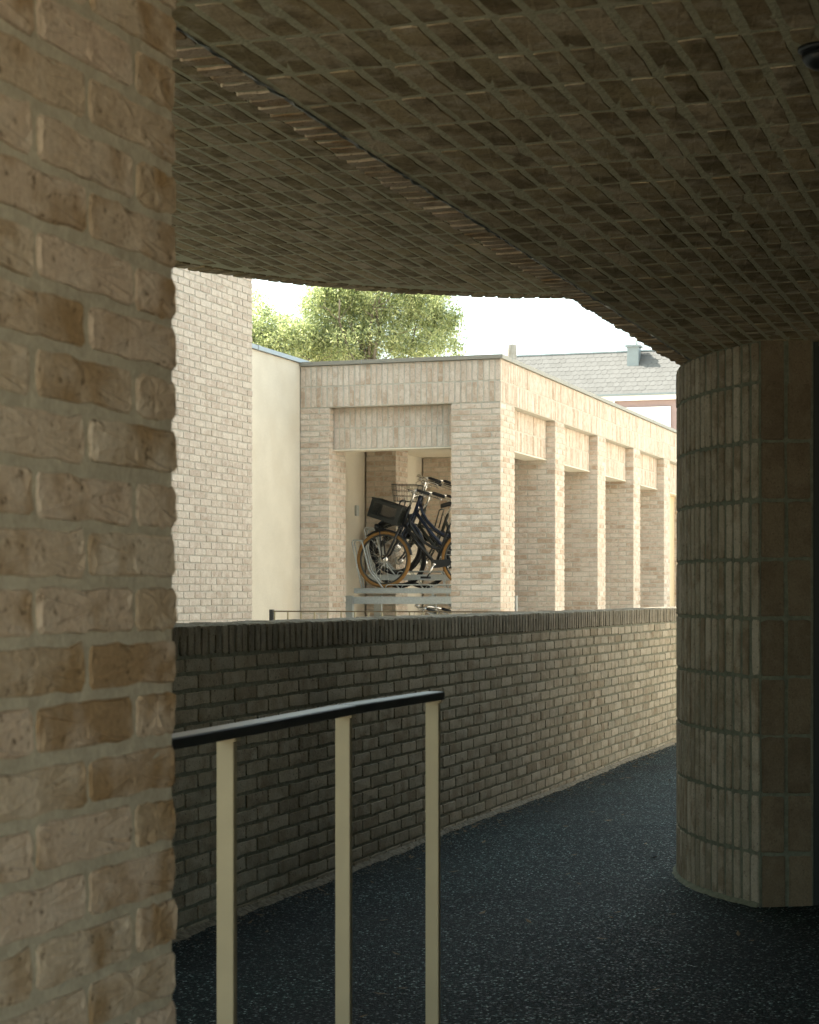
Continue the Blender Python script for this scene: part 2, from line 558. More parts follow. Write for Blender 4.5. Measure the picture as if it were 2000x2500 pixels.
CO = 0.06    # course
def running(O, U, V, width, z0, z1, key_s='S', key_h='H', phase=0, pull0=0.0, pull1=0.0, half_first=0, per=0.22, start_k=0, zref=0.0):
    """running bond; O is the left end at z=0. Ends are closed with half bricks."""
    out = []
    k0 = int(round((z0 - zref) / CO)); k1 = int(round((z1 - zref) / CO))
    for k in range(k0, k1):
        z = zref + k * CO + CO / 2
        x = pull0
        first = True
        end = width - pull1
        odd = (k + phase) % 2
        while x < end - 0.03:
            if first and odd:
                L, key, full = 0.099, key_h, 0.099
            else:
                L, key, full = 0.208, key_s, 0.208
            first = False
            rem = end - x
            if rem < L - 0.004:
                if rem > 0.13: L, key, full = rem, key_s, 0.208
                elif rem > 0.07: L, key, full = rem, key_h, 0.099
                else: L, key, full = rem, 'Q', 0.046
            su = L / full
            out.append((O + U * (x + L / 2) + V * z, U, V, key, su))
            x += L + 0.012
            if end - x < 0.03 and end - x > 0.012:
                x = end
    return out

def soldiers(O, U, V, width, z0, rows=1, pitch=0.0605, pull0=0.0, pull1=0.0):
    out = []
    n = int(round((width - pull0 - pull1) / pitch))
    p = (width - pull0 - pull1) / n
    for r_ in range(rows):
        for i in range(n):
            c = O + U * (pull0 + p * (i + 0.5)) + V * (z0 + 0.22 * r_ + 0.11)
            out.append((c, V, -U, 'PS', 1.0))
    return out

REC = 0.005   # mortar recess

# ================================================================== SETTING
g = Geo()
g.add([(-400, -300, 0), (400, -300, 0), (400, 700, 0), (-400, 700, 0)], [(0, 1, 2, 3)])
g.obj("ground", PAVING, kind="structure")

# dark path in the passage, rising slightly away from the parapet
g = Geo()
ss = np.linspace(-6, 15.75, 60)
nn = np.linspace(-2.955, 1.6, 14)
def path_z(s, n):
    d = max(0.0, n + 2.955)
    return 0.016 + 0.03 * min(d, 2.2) + 0.005 * math.sin(1.7 * s + n) + 0.003 * math.sin(3.1 * n - s)
for s in ss:
    for n in nn:
        g.v.append(tuple(P(s, n, path_z(s, n))))
for i in range(len(ss) - 1):
    for j in range(len(nn) - 1):
        a = i * len(nn) + j
        g.f.append((a, a + 1, a + 1 + len(nn), a + len(nn)))
g.obj("path", PATH, smooth=True, kind="structure")

# ================================================================== NEAR WALL (left)
NL = -0.965
SL = 2.034
wall = thing("brick_wall", P(SL, NL - 0.15, 0), "near beige brick wall filling the left edge of the view", "wall")
Geo().sbox(-3.0, SL - 0.006, NL - 0.21, NL - 0.0026, -0.02, 2.19).at("mortar_core", MORTAR, wall)
specs = []
zr = 1.192 - 20 * CO
for k in range(-0, 37):
    z = zr + k * CO + CO / 2
    if z < 0.0 or z > 2.19: continue
    x = SL
    first = True
    while x > -1.0:
        if first and k % 2 == 0:
            L_, key = 0.099, 'NH'
        else:
            L_, key = 0.208, 'NS'
        first = False
        if x < 1.2: key = {'NS': 'S', 'NH': 'H'}[key]
        specs.append((P(x - L_ / 2, NL, z), D, Z, key, 1.0))
        x -= L_ + 0.012
lay(wall, specs, BR, xr=(-300, 520), jit=0.7)
# the wall's end face
specs = []
for k in range(0, 37):
    z = zr + k * CO + CO / 2
    if z < 0.0 or z > 2.19: continue
    if k % 2 == 0:
        specs.append((P(SL - 0.001, NL - 0.108, z), -N, Z, 'S', 0.97))
    else:
        specs.append((P(SL - 0.001, NL - 0.052, z), -N, Z, 'H', 0.95))
        specs.append((P(SL - 0.001, NL - 0.162, z), -N, Z, 'H', 0.95))
lay(wall, specs, BR, limit=0, bulk="end_brickwork")

# ================================================================== PARAPET
NP = -2.95
PT = EYE - 0.117          # top
PC = EYE - 0.222          # underside of the coping course
par = thing("brick_parapet", P(11, NP - 0.18, 0), "long straight brick parapet with an upright brick coping across the passage", "wall")
S0, S1 = 5.2, 17.4
Geo().sbox(S0, S1, NP - 0.36, NP - 0.007, -0.05, PT - 0.007).at("mortar_core", MORTAR_PAR, par)
specs = running(P(S0, NP, 0), D, Z, S1 - S0, 0.0, PC - 0.01, zref=PC - 0.008 - 17 * CO, key_s='PS', key_h='PH')
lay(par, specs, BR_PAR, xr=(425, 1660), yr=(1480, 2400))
specs = []
p = 0.0615
n_ = int((S1 - S0) / p)
for i in range(n_):
    s = S0 + p * (i + 0.5)
    specs.append((P(s, NP + 0.002, PC + 0.0515), Z, -D, 'C', 1.03))
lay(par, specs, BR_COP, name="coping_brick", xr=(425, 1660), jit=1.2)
# top faces of the coping bricks
specs = []
for i in range(n_):
    s = S0 + p * (i + 0.5)
    for q in range(3):
        specs.append((P(s, NP - 0.056 - 0.115 * q, PT), N, D, 'H', 1.08))
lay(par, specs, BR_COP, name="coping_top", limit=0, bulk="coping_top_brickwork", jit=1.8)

# sandy grit swept against the foot of the parapet
SAND = rough_material("sandy_grit", (0.11, 0.10, 0.075), (0.26, 0.23, 0.18), 45, 0.95, 0.6, 0.004, 0.1, 260)
SV, SF = [], []
k = 420
wprev = 0.04
for i in range(k):
    s_ = 5.6 + (15.6 - 5.6) * i / (k - 1)
    wprev = 0.8 * wprev + 0.2 * abs(random.gauss(0.0, 0.035))
    w_ = 0.004 + wprev + random.uniform(0, 0.006)
    for t, h in ((0.0, 0.020), (0.45, 0.011), (1.0, -0.003)):
        n_2 = NP + 0.001 + w_ * t
        SV.append(P(s_, n_2, path_z(s_, n_2) + h * (0.7 + 0.3 * random.random())))
for i in range(k - 1):
    for q in range(2):
        a = 3 * i + q
        SF.append((a, a + 1, a + 4, a + 3))
base = len(SV)
for i in range(900):
    s_ = random.uniform(6.0, 15.5); d = abs(random.gauss(0, 0.07)) + 0.02
    r_ = random.uniform(0.002, 0.006)
    c = P(s_, NP + d, path_z(s_, NP + d) + r_ * 0.3)
    SV += [c + Vector(o) * r_ * random.uniform(0.6, 1.4) for o in ((1, 0, 0), (0, 1, 0), (-1, 0, 0), (0, -1, 0), (0, 0, 0.7))]
    SF += [(base, base + 1, base + 4), (base + 1, base + 2, base + 4), (base + 2, base + 3, base + 4), (base + 3, base, base + 4)]
    base += 5
link("grit", mesh_np("grit", SV, SF, SAND), None, None, kind="stuff",
     label="pale grit swept along the foot of the parapet", category="grit")
SV, SF = [], []
for i in range(170):
    if random.random() < 0.6:
        s_, n_2 = random.uniform(6.5, 15), NP + abs(random.gauss(0, 0.12)) + 0.01
    else:
        s_, n_2 = random.uniform(4.5, 14), random.uniform(-2.9, -0.9)
    c = P(s_, n_2, path_z(s_, n_2) + 0.006)
    a = random.uniform(0, 6.28); l = random.uniform(0.012, 0.028)
    d1 = Vector((math.cos(a), math.sin(a), random.uniform(-.1, .2))) * l
    d2 = Vector((-math.sin(a), math.cos(a), random.uniform(-.2, .2))) * l * 0.35
    b = 4 * i
    SV += [c - d1, c + d2, c + d1 + Vector((0, 0, 0.005)), c - d2]; SF.append((b, b + 1, b + 2, b + 3))
link("fallen_leaves", mesh_np("fallen_leaves", SV, SF, plain("dry_leaf", (0.16, 0.11, 0.06), 0.8, 0, 0.2, 0.4, 9)), None, None, kind="stuff",
     label="small dry leaves scattered on the dark path", category="leaves")

# ================================================================== CANOPY / SOFFITS
H1 = EYE + 0.945
H2 = EYE + 1.32
NE = -1.386
NB = -1.470
can = thing("brick_canopy", P(4, 1.0, H1), "dark brick underside of the covered passage on two levels, curved far edge", "canopy")
g = Geo()
g.sbox(-0.3, 13.2, NE - 0.001, 6.0, H1 + 0.0011, H1 + 0.32)
g.sbox(-0.3, 13.2, NB + 0.006, NE - 0.010, H1 + 0.005, H1 + 0.32)
g.at("main_slab", MORTAR_SOF, can)
# far, higher soffit with a rounded end
CX, CY, RR = 0.83, 6.30, 2.30
def arc_pt(a, r=RR):
    return Vector((CX + r * math.cos(a), CY + r * math.sin(a), 0))
a0, a1 = R(86), R(168)
arc = [arc_pt(a0 + (a1 - a0) * i / 48) for i in range(49)]
def s_of(p): return SA * p.x + CA * p.y
def n_of(p): return CA * p.x - SA * p.y
start = arc[0]
join_s = s_of(start)
poly = [P(-1.2, NB + 0.004), P(join_s, NB + 0.004)] + [q for q in arc if n_of(q) < NB + 0.003]
last = poly[-1]
poly += [P(s_of(last) - 3.0, n_of(last) - 0.3), P(-1.2, n_of(last) - 0.3)]
def inner(p, m=0.0):
    return (Vector((p.x - CX, p.y - CY)).length < RR - m) or (s_of(p) < s_of(last) + 0.05 and n_of(p) > n_of(last) - 0.25)
g = Geo()
g.prism(poly, H2 + 0.0016, H2 + 0.30)
g.at("far_slab", MORTAR_SOF, can)
# unseen storey added above to shade the courtyard
Geo().sbox(0.2, 13.1, NB + 0.12, 6.0, H1 + 0.33, 4.9).at("shading_storey", BR_PALE, can)

specs = []
for i in range(-1, 48):
    for j in range(0, 34):
        s = -0.05 + 0.22 * i + 0.115
        n = NE + 0.012 + 0.0635 * j + 0.026
        if s > 10.3: continue
        specs.append((P(s, n, H1), D, N, 'F', 1.0))
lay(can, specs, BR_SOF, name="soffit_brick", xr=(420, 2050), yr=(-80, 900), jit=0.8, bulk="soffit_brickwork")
specs = []
for i in range(0, 175):
    s = -0.1 + 0.06 * i
    specs.append((P(s, (NE + NB) / 2 - 0.003, H1 + 0.002), N, -D, 'K', 0.93 + random.uniform(-0.04, 0.05)))
lay(can, specs, BR, name="edge_brick", xr=(420, 2050), jit=2.2, bulk="edge_brickwork")
specs = []
for i in range(0, 48):
    for j in range(0, 60):
        s = 0.03 + 0.22 * i + (0.0)
        n = NB - 0.035 - 0.0625 * j
        c = P(s, n, H2)
        if all(inner(P(s + ds, n + dn), 0.125) for ds in (-0.1, 0.1) for dn in (-0.02, 0.02)):
            specs.append((c, D, N, 'F', 1.0))
        else:
            for ds in (-0.055, 0.055):
                if all(inner(P(s + ds + e, n + dn), 0.12) for e in (-0.045, 0.045) for dn in (-0.02, 0.02)):
                    specs.append((P(s + ds, n, H2), D, N, 'F', 0.47))
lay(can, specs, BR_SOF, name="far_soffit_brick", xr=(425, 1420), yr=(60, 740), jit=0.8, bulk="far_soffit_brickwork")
specs = []
na = int(RR * (a1 - a0) / 0.0605)
for i in range(na):
    a = a0 + (a1 - a0) * (i + 0.5) / na
    rad = Vector((math.cos(a), math.sin(a), 0)); tan = Vector((-math.sin(a), math.cos(a), 0))
    c = arc_pt(a, RR - 0.052); c.z = H2 - 0.004
    if n_of(c) > NB - 0.02: continue
    specs.append((c, rad, tan, 'H', 1.0) if rad.cross(tan).z < 0 else (c, tan, rad, 'H', 1.0) if False else (c, rad, -tan, 'H', 1.0))
lay(can, specs, BR_SOF, name="rim_brick", jit=2.0, bulk="rim_brickwork")
# foil strip in the groove between edge bricks and soffit
v, f = [], []
k = 220
for i in range(k):
    s = 2.5 + 6.2 * i / (k - 1)
    for dn in (-0.008, -0.003, 0.001):
        v.append(P(s, NE + dn + random.gauss(0, 0.0012), H1 - 0.0005 + random.gauss(0.0, 0.0014)))
for i in range(k - 1):
    for q in range(2):
        a = 3 * i + q
        f.append((a, a + 1, a + 4, a + 3))
FOIL = plain("grey_joint_foil", (0.16, 0.17, 0.155), 0.3, 0.5, 0.5, 0.4, 40)
Geo().add(v, f).at("joint_strip", FOIL, can)

# black dome spotlight under the soffit at the right edge
sp = P(0, 0)
spx, spy = 0.712, 3.33
lamp = thing("ceiling_spotlight", (spx, spy, H1), "black dome fitting under the brick soffit at the top right edge", "ceiling light")
Geo().lathe([(0.040, 0.0), (0.040, -0.006), (0.034, -0.010)], 24).obj("base_ring", BLACK, lamp, WORLD[lamp], True)
Geo().lathe([(0.033, -0.009), (0.032, -0.02), (0.026, -0.03), (0.015, -0.037), (0.004, -0.039)], 24).obj("dome", BLACK, lamp, WORLD[lamp], True)

# ================================================================== PILLAR (rounded wall end) with door
ARR = Vector((1.307, 7.18, 0))
PCX, PCY, PR = 2.902, 7.967, 1.78
ang0 = math.atan2(ARR.y - PCY, ARR.x - PCX)
if ang0 > 0: ang0 -= 2 * math.pi
pil = thing("brick_pillar", (ARR.x + 0.1, ARR.y + 0.3, 0), "rounded brick pillar clad in upright bricks at the right of the passage", "pillar")
JZ = EYE + 0.79
ends = [ARR]
span = R(80)
ca = [Vector((PCX + (PR - REC) * math.cos(ang0 - span * i / 40), PCY + (PR - REC) * math.sin(ang0 - span * i / 40), 0)) for i in range(41)]
poly = [ARR + Vector((0.004, REC, 0)), ARR + Vector((0.200, REC, 0)), ARR + Vector((0.200, 1.2, 0)), Vector((PCX, PCY + 1.2, 0))] + ca[::-1]
g = Geo()
g.prism(poly, -0.02, H1 + 0.004)
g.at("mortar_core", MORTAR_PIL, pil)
specs = []
pitch = 0.0615
na = int(PR * span / pitch)
for i in range(na):
    a = ang0 - (i + 0.5) * pitch / PR
    rad = Vector((math.cos(a), math.sin(a), 0)); U = Z.cross(rad)
    for r_ in range(-9, 1):
        c = Vector((PCX, PCY, 0)) + rad * PR
        c.z = JZ + 0.22 * r_ + 0.11
        if c.z - 0.1 > H1 - 0.02 or c.z < 0.0: continue
        top = min(c.z + 0.104, H1 - 0.004); bot = max(c.z - 0.104, 0.0)
        c.z = (top + bot) / 2
        specs.append((c, Z, -U, 'V', (top - bot) / 0.208))
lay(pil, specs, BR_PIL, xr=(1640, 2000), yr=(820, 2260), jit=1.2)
specs = []
for r_ in range(-9, 1):
    zc = JZ + 0.22 * r_ + 0.11
    if zc < 0.0: continue
    top = min(zc + 0.104, H1 - 0.004); bot = max(zc - 0.104, 0.0)
    for q in range(2):
        c = ARR + Vector((0.004 + 0.044 + 0.100 * q, 0.0, (top + bot) / 2))
        specs.append((c, Z, -Vector((1, 0, 0)), 'B', (top - bot) / 0.208) if False else (c, Vector((1, 0, 0)), Z, 'B', 0.87))
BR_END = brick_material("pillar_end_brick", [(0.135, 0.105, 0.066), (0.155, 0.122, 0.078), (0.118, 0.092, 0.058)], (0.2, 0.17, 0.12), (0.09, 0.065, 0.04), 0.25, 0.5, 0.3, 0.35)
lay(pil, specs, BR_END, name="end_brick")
# mortar fillet at its foot
v, f = [], []
k = 46
for i in range(k):
    a = ang0 - R(55) * i / (k - 1)
    for r_, z in ((PR + 0.002, 0.04), (PR + 0.006, 0.025), (PR + 0.012 + random.uniform(0, 0.01), 0.0)):
        q = Vector((PCX + r_ * math.cos(a), PCY + r_ * math.sin(a), 0))
        v.append((q.x, q.y, path_z(s_of(q), n_of(q)) + z * 0.45 + random.uniform(-.003, .003)))
for i in range(k - 1):
    for q in range(2):
        a = 3 * i + q
        f.append((a, a + 1, a + 4, a + 3))
Geo().add(v, f).at("foot_fillet", MORTAR_PIL, pil)

door = thing("door", (ARR.x + 0.7, ARR.y + 0.1, 0.05), "dark metal door and frame beside the rounded pillar at the right edge", "door")
DG = plain("dark_green_frame", (0.03, 0.035, 0.03), 0.4, 0.2)
Geo().box(ARR.x + 0.203, ARR.x + 0.222, ARR.y + 0.012, ARR.y + 0.16, 0.05, H1 - 0.003).at("frame", DG, door)
Geo().box(ARR.x + 0.225, ARR.x + 1.20, ARR.y + 0.13, ARR.y + 0.17, 0.05, H1 - 0.003).at("leaf", BLACK, door)
blocker = thing("light_blocker_wall", P(5, 0.9, 0), "unseen dark wall added right of the view to keep light off the parapet", "wall")  # unseen wall shaped to keep light off the parapet
g = Geo()
g.sbox(1.0, 6.9, 0.70, 0.90, 0, H1 - 0.002)
g.box(ARR.x + 1.21, ARR.x + 2.6, ARR.y + 0.05, ARR.y + 0.25, 0, H1 - 0.002)
g.sbox(1.0, 1.2, 0.91, 4.0, 0, H1 - 0.002)
g.sbox(8.55, 12.9, -1.22, 0.9, 0, H1 + 0.002)
g.at("plaster", DARKWALL, blocker)

reflector = thing("reflector_block", P(19, 4, 0), "unseen wing across the courtyard, to the right beyond the view", "building")  # unseen pale block added to throw sunlight onto the parapet's far end
Geo().sbox(13.4, 27, 2.3, 7.0, 0, 6.5).at("wall", rough_material("reflector_render", (0.45, 0.42, 0.375), (0.50, 0.47, 0.42), 3), reflector)
Geo().sbox(13.3, 27.1, 2.2, 7.1, 6.502, 6.56).at("coping", ZINC, reflector)

# ================================================================== HANDRAIL
rail = thing("handrail", P(3.7, -1.385, 0.0), "low handrail with three bronze flat-bar posts and a dark flat top rail", "railing")
RZ = EYE - 0.25
pp = [(-0.6, -1.29), (2.30, -1.345), (3.083, -1.366), (3.748, -1.396), (4.327, -1.387)]
def flat_bar(pts, w, z0, z1):
    g = Geo()
    q = [P(s, n) for s, n in pts]
    L_, R_ = [], []
    for i, p_ in enumerate(q):
        t = (q[min(i + 1, len(q) - 1)] - q[max(i - 1, 0)]).normalized()
        m = Vector((t.y, -t.x, 0))
        L_.append(p_ - m * w / 2); R_.append(p_ + m * w / 2)
    b = 0.0025
    k = len(q)
    v = []
    for i in range(k):
        m = (R_[i] - L_[i]).normalized()
        for p_, z in ((L_[i], z0), (R_[i], z0), (R_[i], z1 - b), (R_[i] - m * b, z1), (L_[i] + m * b, z1), (L_[i], z1 - b)):
            v.append((p_.x, p_.y, z))
    f = []
    for i in range(k - 1):
        for j in range(6):
            a, c = 6 * i + j, 6 * i + (j + 1) % 6
            f.append((a, c, c + 6, a + 6))
    f.append(tuple(range(6))[::-1]); f.append(tuple(6 * (k - 1) + j for j in range(6)))
    return g.add(v, f)
flat_bar(pp[:3] + [(3.765, -1.3965)], 0.047, RZ, RZ + 0.019).at("top_rail", DARKSTEEL, rail)
flat_bar([(3.767, -1.3965), (4.345, -1.387)], 0.047, RZ + 0.0003, RZ + 0.0193).at("top_rail", DARKSTEEL, rail)
for s, n in pp[2:]:
    q = P(s, n)
    w, d, b = 0.0165, 0.007, 0.0015
    prof = [(-w, -d + b), (-w + b, -d), (w - b, -d), (w, -d + b), (w, d), (-w, d)]
    po = Geo().prism([q + N * x + D * y for x, y in prof], -0.02, RZ - 0.0004).at("post", BRASS, rail)
    Geo().prism([q + N * x + D * y for x, y in ((-w - .006, -d - .004), (w + .006, -d - .004), (w + .006, d + .004), (-w - .006, d + .004))], RZ - 0.006, RZ - 0.0006).at("weld_plate", BRASS, po)
for s, n in [(2.40, -1.348), (1.75, -1.335)]:
    q = P(s, n)
    Geo().prism([q + N * x + D * y for x, y in ((-.0165, -.007), (.0165, -.007), (.0165, .007), (-.0165, .007))], -0.02, RZ - 0.0004).at("post", BRASS, rail)

# ================================================================== PALE BRICK BUILDING (left)
NW, SW = -6.78, 15.87
pale = thing("brick_building", P(13, -8, 0), "tall pale brick wall at the left between the near wall and the cream stucco", "building")
g = Geo()
g.sbox(0, SW - REC, -9.0, NW - REC, 0, 11.0)  # unseen length and height shaped to keep sun out of the passage
g.sbox(-7, -0.001, -9.0, NW - REC, 0, 2.6)  # unseen low stretch added so sun lights the ground behind
g.at("wall", MORTAR_PALE, pale)
Geo().sbox(12.5, 26, -20, -12.6, 0, 10.2).at("shade_block", BR_PALE, pale)  # unseen block added to hold sun off the near courtyard
specs = running(P(12.9, NW, 0), D, Z, SW - 12.9, 0.96, 5.4)
lay(pale, specs, BR_PALE, xr=(425, 625), yr=(600, 1560))
specs = running(P(SW - 0.002, NW, 0), -N, Z, 1.2, 0.6, 5.4, phase=1, pull0=0.002)
lay(pale, specs, BR_PALE, limit=0, bulk="return_brickwork")

# ================================================================== STUCCO WALL
NS = -7.527
ST = 19.37
stu = thing("stucco_wall", P(17.5, NS - 0.15, 0), "smooth cream stucco wall with a grey metal capping beside the bike shed", "wall")
Geo().sbox(15.0, ST, NS - 0.3, NS, 0, EYE + 2.43).at("render_coat", STUCCO, stu)
g = Geo(); g.sbox(14.8, ST + 0.5, NS - 0.34, NS + 0.03, EYE + 2.433, EYE + 2.475)
for s in (15.4, 16.5, 17.7):
    g.sbox(s, s + 0.04, NS - 0.343, NS + 0.034, EYE + 2.431, EYE + 2.479)
g.at("capping", ZINC, stu)

# ================================================================== BIKE SHED
KS, KN = 18.885, -5.328            # near corner
FZ = EYE + 1.956                   # underside of the frieze
TZ = EYE + 2.396                   # top of the bricks
CZ = EYE + 2.44
LB = EYE + 1.51                    # lintel underside
WW = 2.195                         # width of the short face
shed = thing("bike_shed", P(KS + 4, KN - 1.2, 0), "pale brick bicycle shed with square piers, recessed lintels and a flat roof", "building")
piers_r = [(0.0, 0.54)] + [(2.268 + 2.145 * i, 2.268 + 2.145 * i + 0.435) for i in range(5)]
SEND = piers_r[-1][1]
DEP = 0.54
def pier(s0, s1, n0, n1, top, near_phase=0, label=None):
    """square pier with bonded brick on its -D and +N faces (and -N side behind)"""
    o = Geo().sbox(KS + s0 + REC, KS + s1 - REC, n0 + REC, n1 - REC, 0, top).at("pier", MORTAR_SHED, shed)
    f1 = running(P(KS + s0, n0, 0), N, Z, n1 - n0, 0.72, top - 0.01, phase=near_phase, pull1=0.002, zref=top - 0.004 - 60 * CO, key_s='PS', key_h='PH')
    f2 = running(P(KS + s0, n1, 0), D, Z, s1 - s0, 0.72, top - 0.01, phase=near_phase + (1 if abs(((n1 - n0) / 0.11) % 2 - 1) < 0.5 else 0), pull0=0.0015, zref=top - 0.004 - 60 * CO, key_s='PS', key_h='PH')
    lay(o, f1 + f2, BR_SHED, xr=(730, 1660), yr=(800, 1500), bulk="pier_brickwork")
    return o
pier(0, 0.54, KN - 0.531, KN, FZ, 0)
pier(0, 0.50, KN - WW, KN - 1.867, FZ, 1)
for i, (a, b) in enumerate(piers_r[1:]):
    pier(a, b, KN - DEP, KN, FZ, i % 2)
for i, (a, b) in enumerate(piers_r[1:4]):
    pier(a, b, -7.60, -7.23, EYE + 1.733, (i + 1) % 2)
# frieze
g = Geo()
g.sbox(KS + REC, KS + SEND - REC, KN - 0.42, KN - REC, FZ + 0.002, TZ)
g.sbox(KS + REC, KS + 0.42, KN - WW + 0.003, KN - 0.425, FZ + 0.002, TZ)
fr = g.at("frieze", MORTAR_SHED, shed)
lay(fr, soldiers(P(KS, KN - WW, 0), N, Z, WW, FZ + 0.002, 2, pull1=0.002), BR_SHED, xr=(730, 1230), name="soldier_brick")
lay(fr, soldiers(P(KS, KN, 0), D, Z, SEND, FZ + 0.002, 2, pull0=0.0015), BR_SHED, xr=(1220, 1655), name="frieze_brick", bulk="frieze_brickwork")
# soffit of the frieze (brick undersides)
# recessed lintels
o = Geo().sbox(KS + 0.125 + REC, KS + 0.36, KN - 1.866, KN - 0.533, LB + 0.012, FZ).at("lintel", MORTAR_SHED, shed)
lay(o, soldiers(P(KS + 0.125, KN - 1.862, 0), N, Z, 1.326, LB + 0.014, 2), BR_SHED, xr=(780, 1110), name="soldier_brick")
Geo().sbox(KS + 0.118, KS + 0.36, KN - 1.866, KN - 0.533, LB, LB + 0.010).at("drip_plate", CEILING, shed)
for i in range(5):
    a = piers_r[i][1] + 0.002; b = piers_r[i + 1][0] - 0.002
    o = Geo().sbox(KS + a, KS + b, KN - 0.36, KN - 0.11 - REC, LB + 0.012, FZ).at("lintel", MORTAR_SHED, shed)
    lay(o, soldiers(P(KS + a, KN - 0.11, 0), D, Z, b - a, LB + 0.014, 2), BR_SHED, limit=60 if i < 4 else 0, xr=(1240, 1660), name="soldier_brick", bulk="lintel_brickwork")
    Geo().sbox(KS + a, KS + b, KN - 0.36, KN - 0.10, LB, LB + 0.010).at("drip_plate", CEILING, shed)
# inner walls, ceiling, roof, coping
Geo().sbox(KS + 0.505, KS + SEND + 6, -7.9, -7.62, 0, EYE + 2.3).at("inner_wall", STUCCO, shed)
Geo().sbox(KS + 0.425, KS + SEND, -7.615, KN - 0.365, EYE + 1.735, EYE + 1.80).at("ceiling", CEILING, shed)
Geo().sbox(KS + SEND + 0.3, KS + SEND + 0.5, -7.6, KN + 0.0, 0, EYE + 1.73).at("end_wall", STUCCO, shed)
Geo().sbox(KS + 0.43, KS + SEND + 6, -7.6, KN - 0.43, EYE + 1.81, EYE + 2.38).at("roof_slab", ROOFFELT, shed)
g = Geo()
g.sbox(KS - 0.025, KS + 0.30, KN - WW - 0.04, KN + 0.025, TZ + 0.003, CZ)
g.sbox(KS + 0.3005, KS + SEND, KN - 0.27, KN + 0.025, TZ + 0.003, CZ)
g.at("roof_coping", COPING, shed)
g = Geo()
for w in (0.45, 1.5):
    g.sbox(KS - 0.027, KS + 0.301, KN - w, KN - w + 0.004, TZ + 0.002, CZ + 0.002)
for s in (0.35, 2.8, 5.3, 7.8):
    g.sbox(KS + s, KS + s + 0.004, KN - 0.28, KN + 0.027, TZ + 0.002, CZ + 0.002)
g.at("coping_joint", ZINC, shed)
# timber door leaf in the last bay
Geo().sbox(KS + piers_r[4][1] + 0.01, KS + piers_r[5][0] - 0.01, KN - 0.30, KN - 0.25, 0, LB - 0.002).at("bay_panel", plain("pale_wood_panel", (0.62, 0.50, 0.33), 0.6, 0, 0.3, 0.12, 12), shed)
# round flue on the roof
fl = thing("chimney_flue", P(KS + 9, -7.0, EYE + 2.38), "round weathered concrete flue rising behind the shed's roof corner", "chimney")
rx = (1248 - 1000) / 4700
Zf = 29.0
Mf = Matrix.Translation((rx * Zf, Zf, EYE + 2.38))
fl.matrix_basis = Mf; WORLD[fl] = Mf
Geo().lathe([(0.081, 0), (0.081, 1.355), (0.078, 1.375), (0.062, 1.375), (0.062, 1.2)], 24).obj("pipe", CONC, fl, Mf, True)
# small switch plate on the stucco
sw = thing("light_switch", P(20.85, -7.618, EYE + 0.95), "small grey switch box on the shed's inner stucco wall", "switch")
Geo().sbox(20.82, 20.90, -7.6195, -7.595, EYE + 0.90, EYE + 1.02).at("plate", GALV, sw)

# ================================================================== GUARD RAIL behind the parapet
gr = thing("guard_rail", P(15.6, -5.8, 0), "thin brown metal guard rail showing just above the parapet in front of the shed", "railing")
GRS, GRN0 = 16.05, -6.65
GRL = 2.7
GZ = EYE - 0.150
RUST = plain("bronze_rail_paint", (0.16, 0.12, 0.07), 0.5, 0.2)
Geo().sbox(GRS - 0.01, GRS + 0.01, GRN0, GRN0 + GRL, GZ - 0.012, GZ).at("top_bar", RUST, gr)
Geo().sbox(GRS - 0.008, GRS + 0.008, GRN0, GRN0 + GRL, 0.10, 0.115).at("bottom_bar", RUST, gr)
bal = Geo().box(-0.006, 0.006, -0.006, 0.006, 0.116, GZ - 0.0125).mesh("baluster", BRASS)
nb = int(GRL / 0.128)
for i in range(nb + 1):
    p_ = P(GRS, GRN0 + 0.01 + i * 0.128)
    link("baluster", bal, gr, Matrix.Translation(p_) @ Matrix.Rotation(-math.atan2(SA, CA), 4, 'Z'))
Geo().sbox(GRS - 0.02, GRS + 0.02, GRN0 - 0.035, GRN0 - 0.002, 0, GZ + 0.01).at("end_post", DARKSTEEL, gr)

# ================================================================== BICYCLES AND RACK
# bike space: x runs from the front wheel to the back, y across, z up; front hub at the origin
WR = 0.315
MC = {}
def wheel_parts(parent, M, tyre_mat, name):
    w = None
    def get(key, fn):
        if key not in MC: MC[key] = fn()
        return MC[key]
    def ring(r, t, seg=44, sg=8):
        return Geo().tube([(r * math.cos(2 * math.pi * i / seg), 0, r * math.sin(2 * math.pi * i / seg)) for i in range(seg)], t, sg, True)
    w = link(name, get(("tyre", tyre_mat.name), lambda: ring(WR - 0.020, 0.020).mesh("tyre", tyre_mat, True)), parent, M)
    link("rim", get("rim", lambda: ring(WR - 0.045, 0.011, 44, 6).mesh("rim", DARKGREY, True)), w, M)
    def hub():
        g = Geo(); g.tube([(0, -0.05, 0), (0, 0.05, 0)], 0.016, 10); g.tube([(0, -0.032, 0), (0, -0.028, 0)], 0.05, 16); g.tube([(0, 0.028, 0), (0, 0.032, 0)], 0.035, 16)
        return g.mesh("hub", CHROME, True)
    link("hub", get("hub", hub), w, M)
    def spk():
        g = Geo()
        for i in range(32):
            a = 2 * math.pi * i / 32
            b = a + (0.5 if i % 4 < 2 else -0.5)
            y = 0.03 if i % 2 else -0.03
            g.tube([(0.045 * math.cos(b), y, 0.045 * math.sin(b)), ((WR - 0.05) * math.cos(a), 0, (WR - 0.05) * math.sin(a))], 0.0011, 3)
        return g.mesh("spoke", CHROME)
    link("spoke", get("spoke", spk), w, M, kind="stuff")
    return w

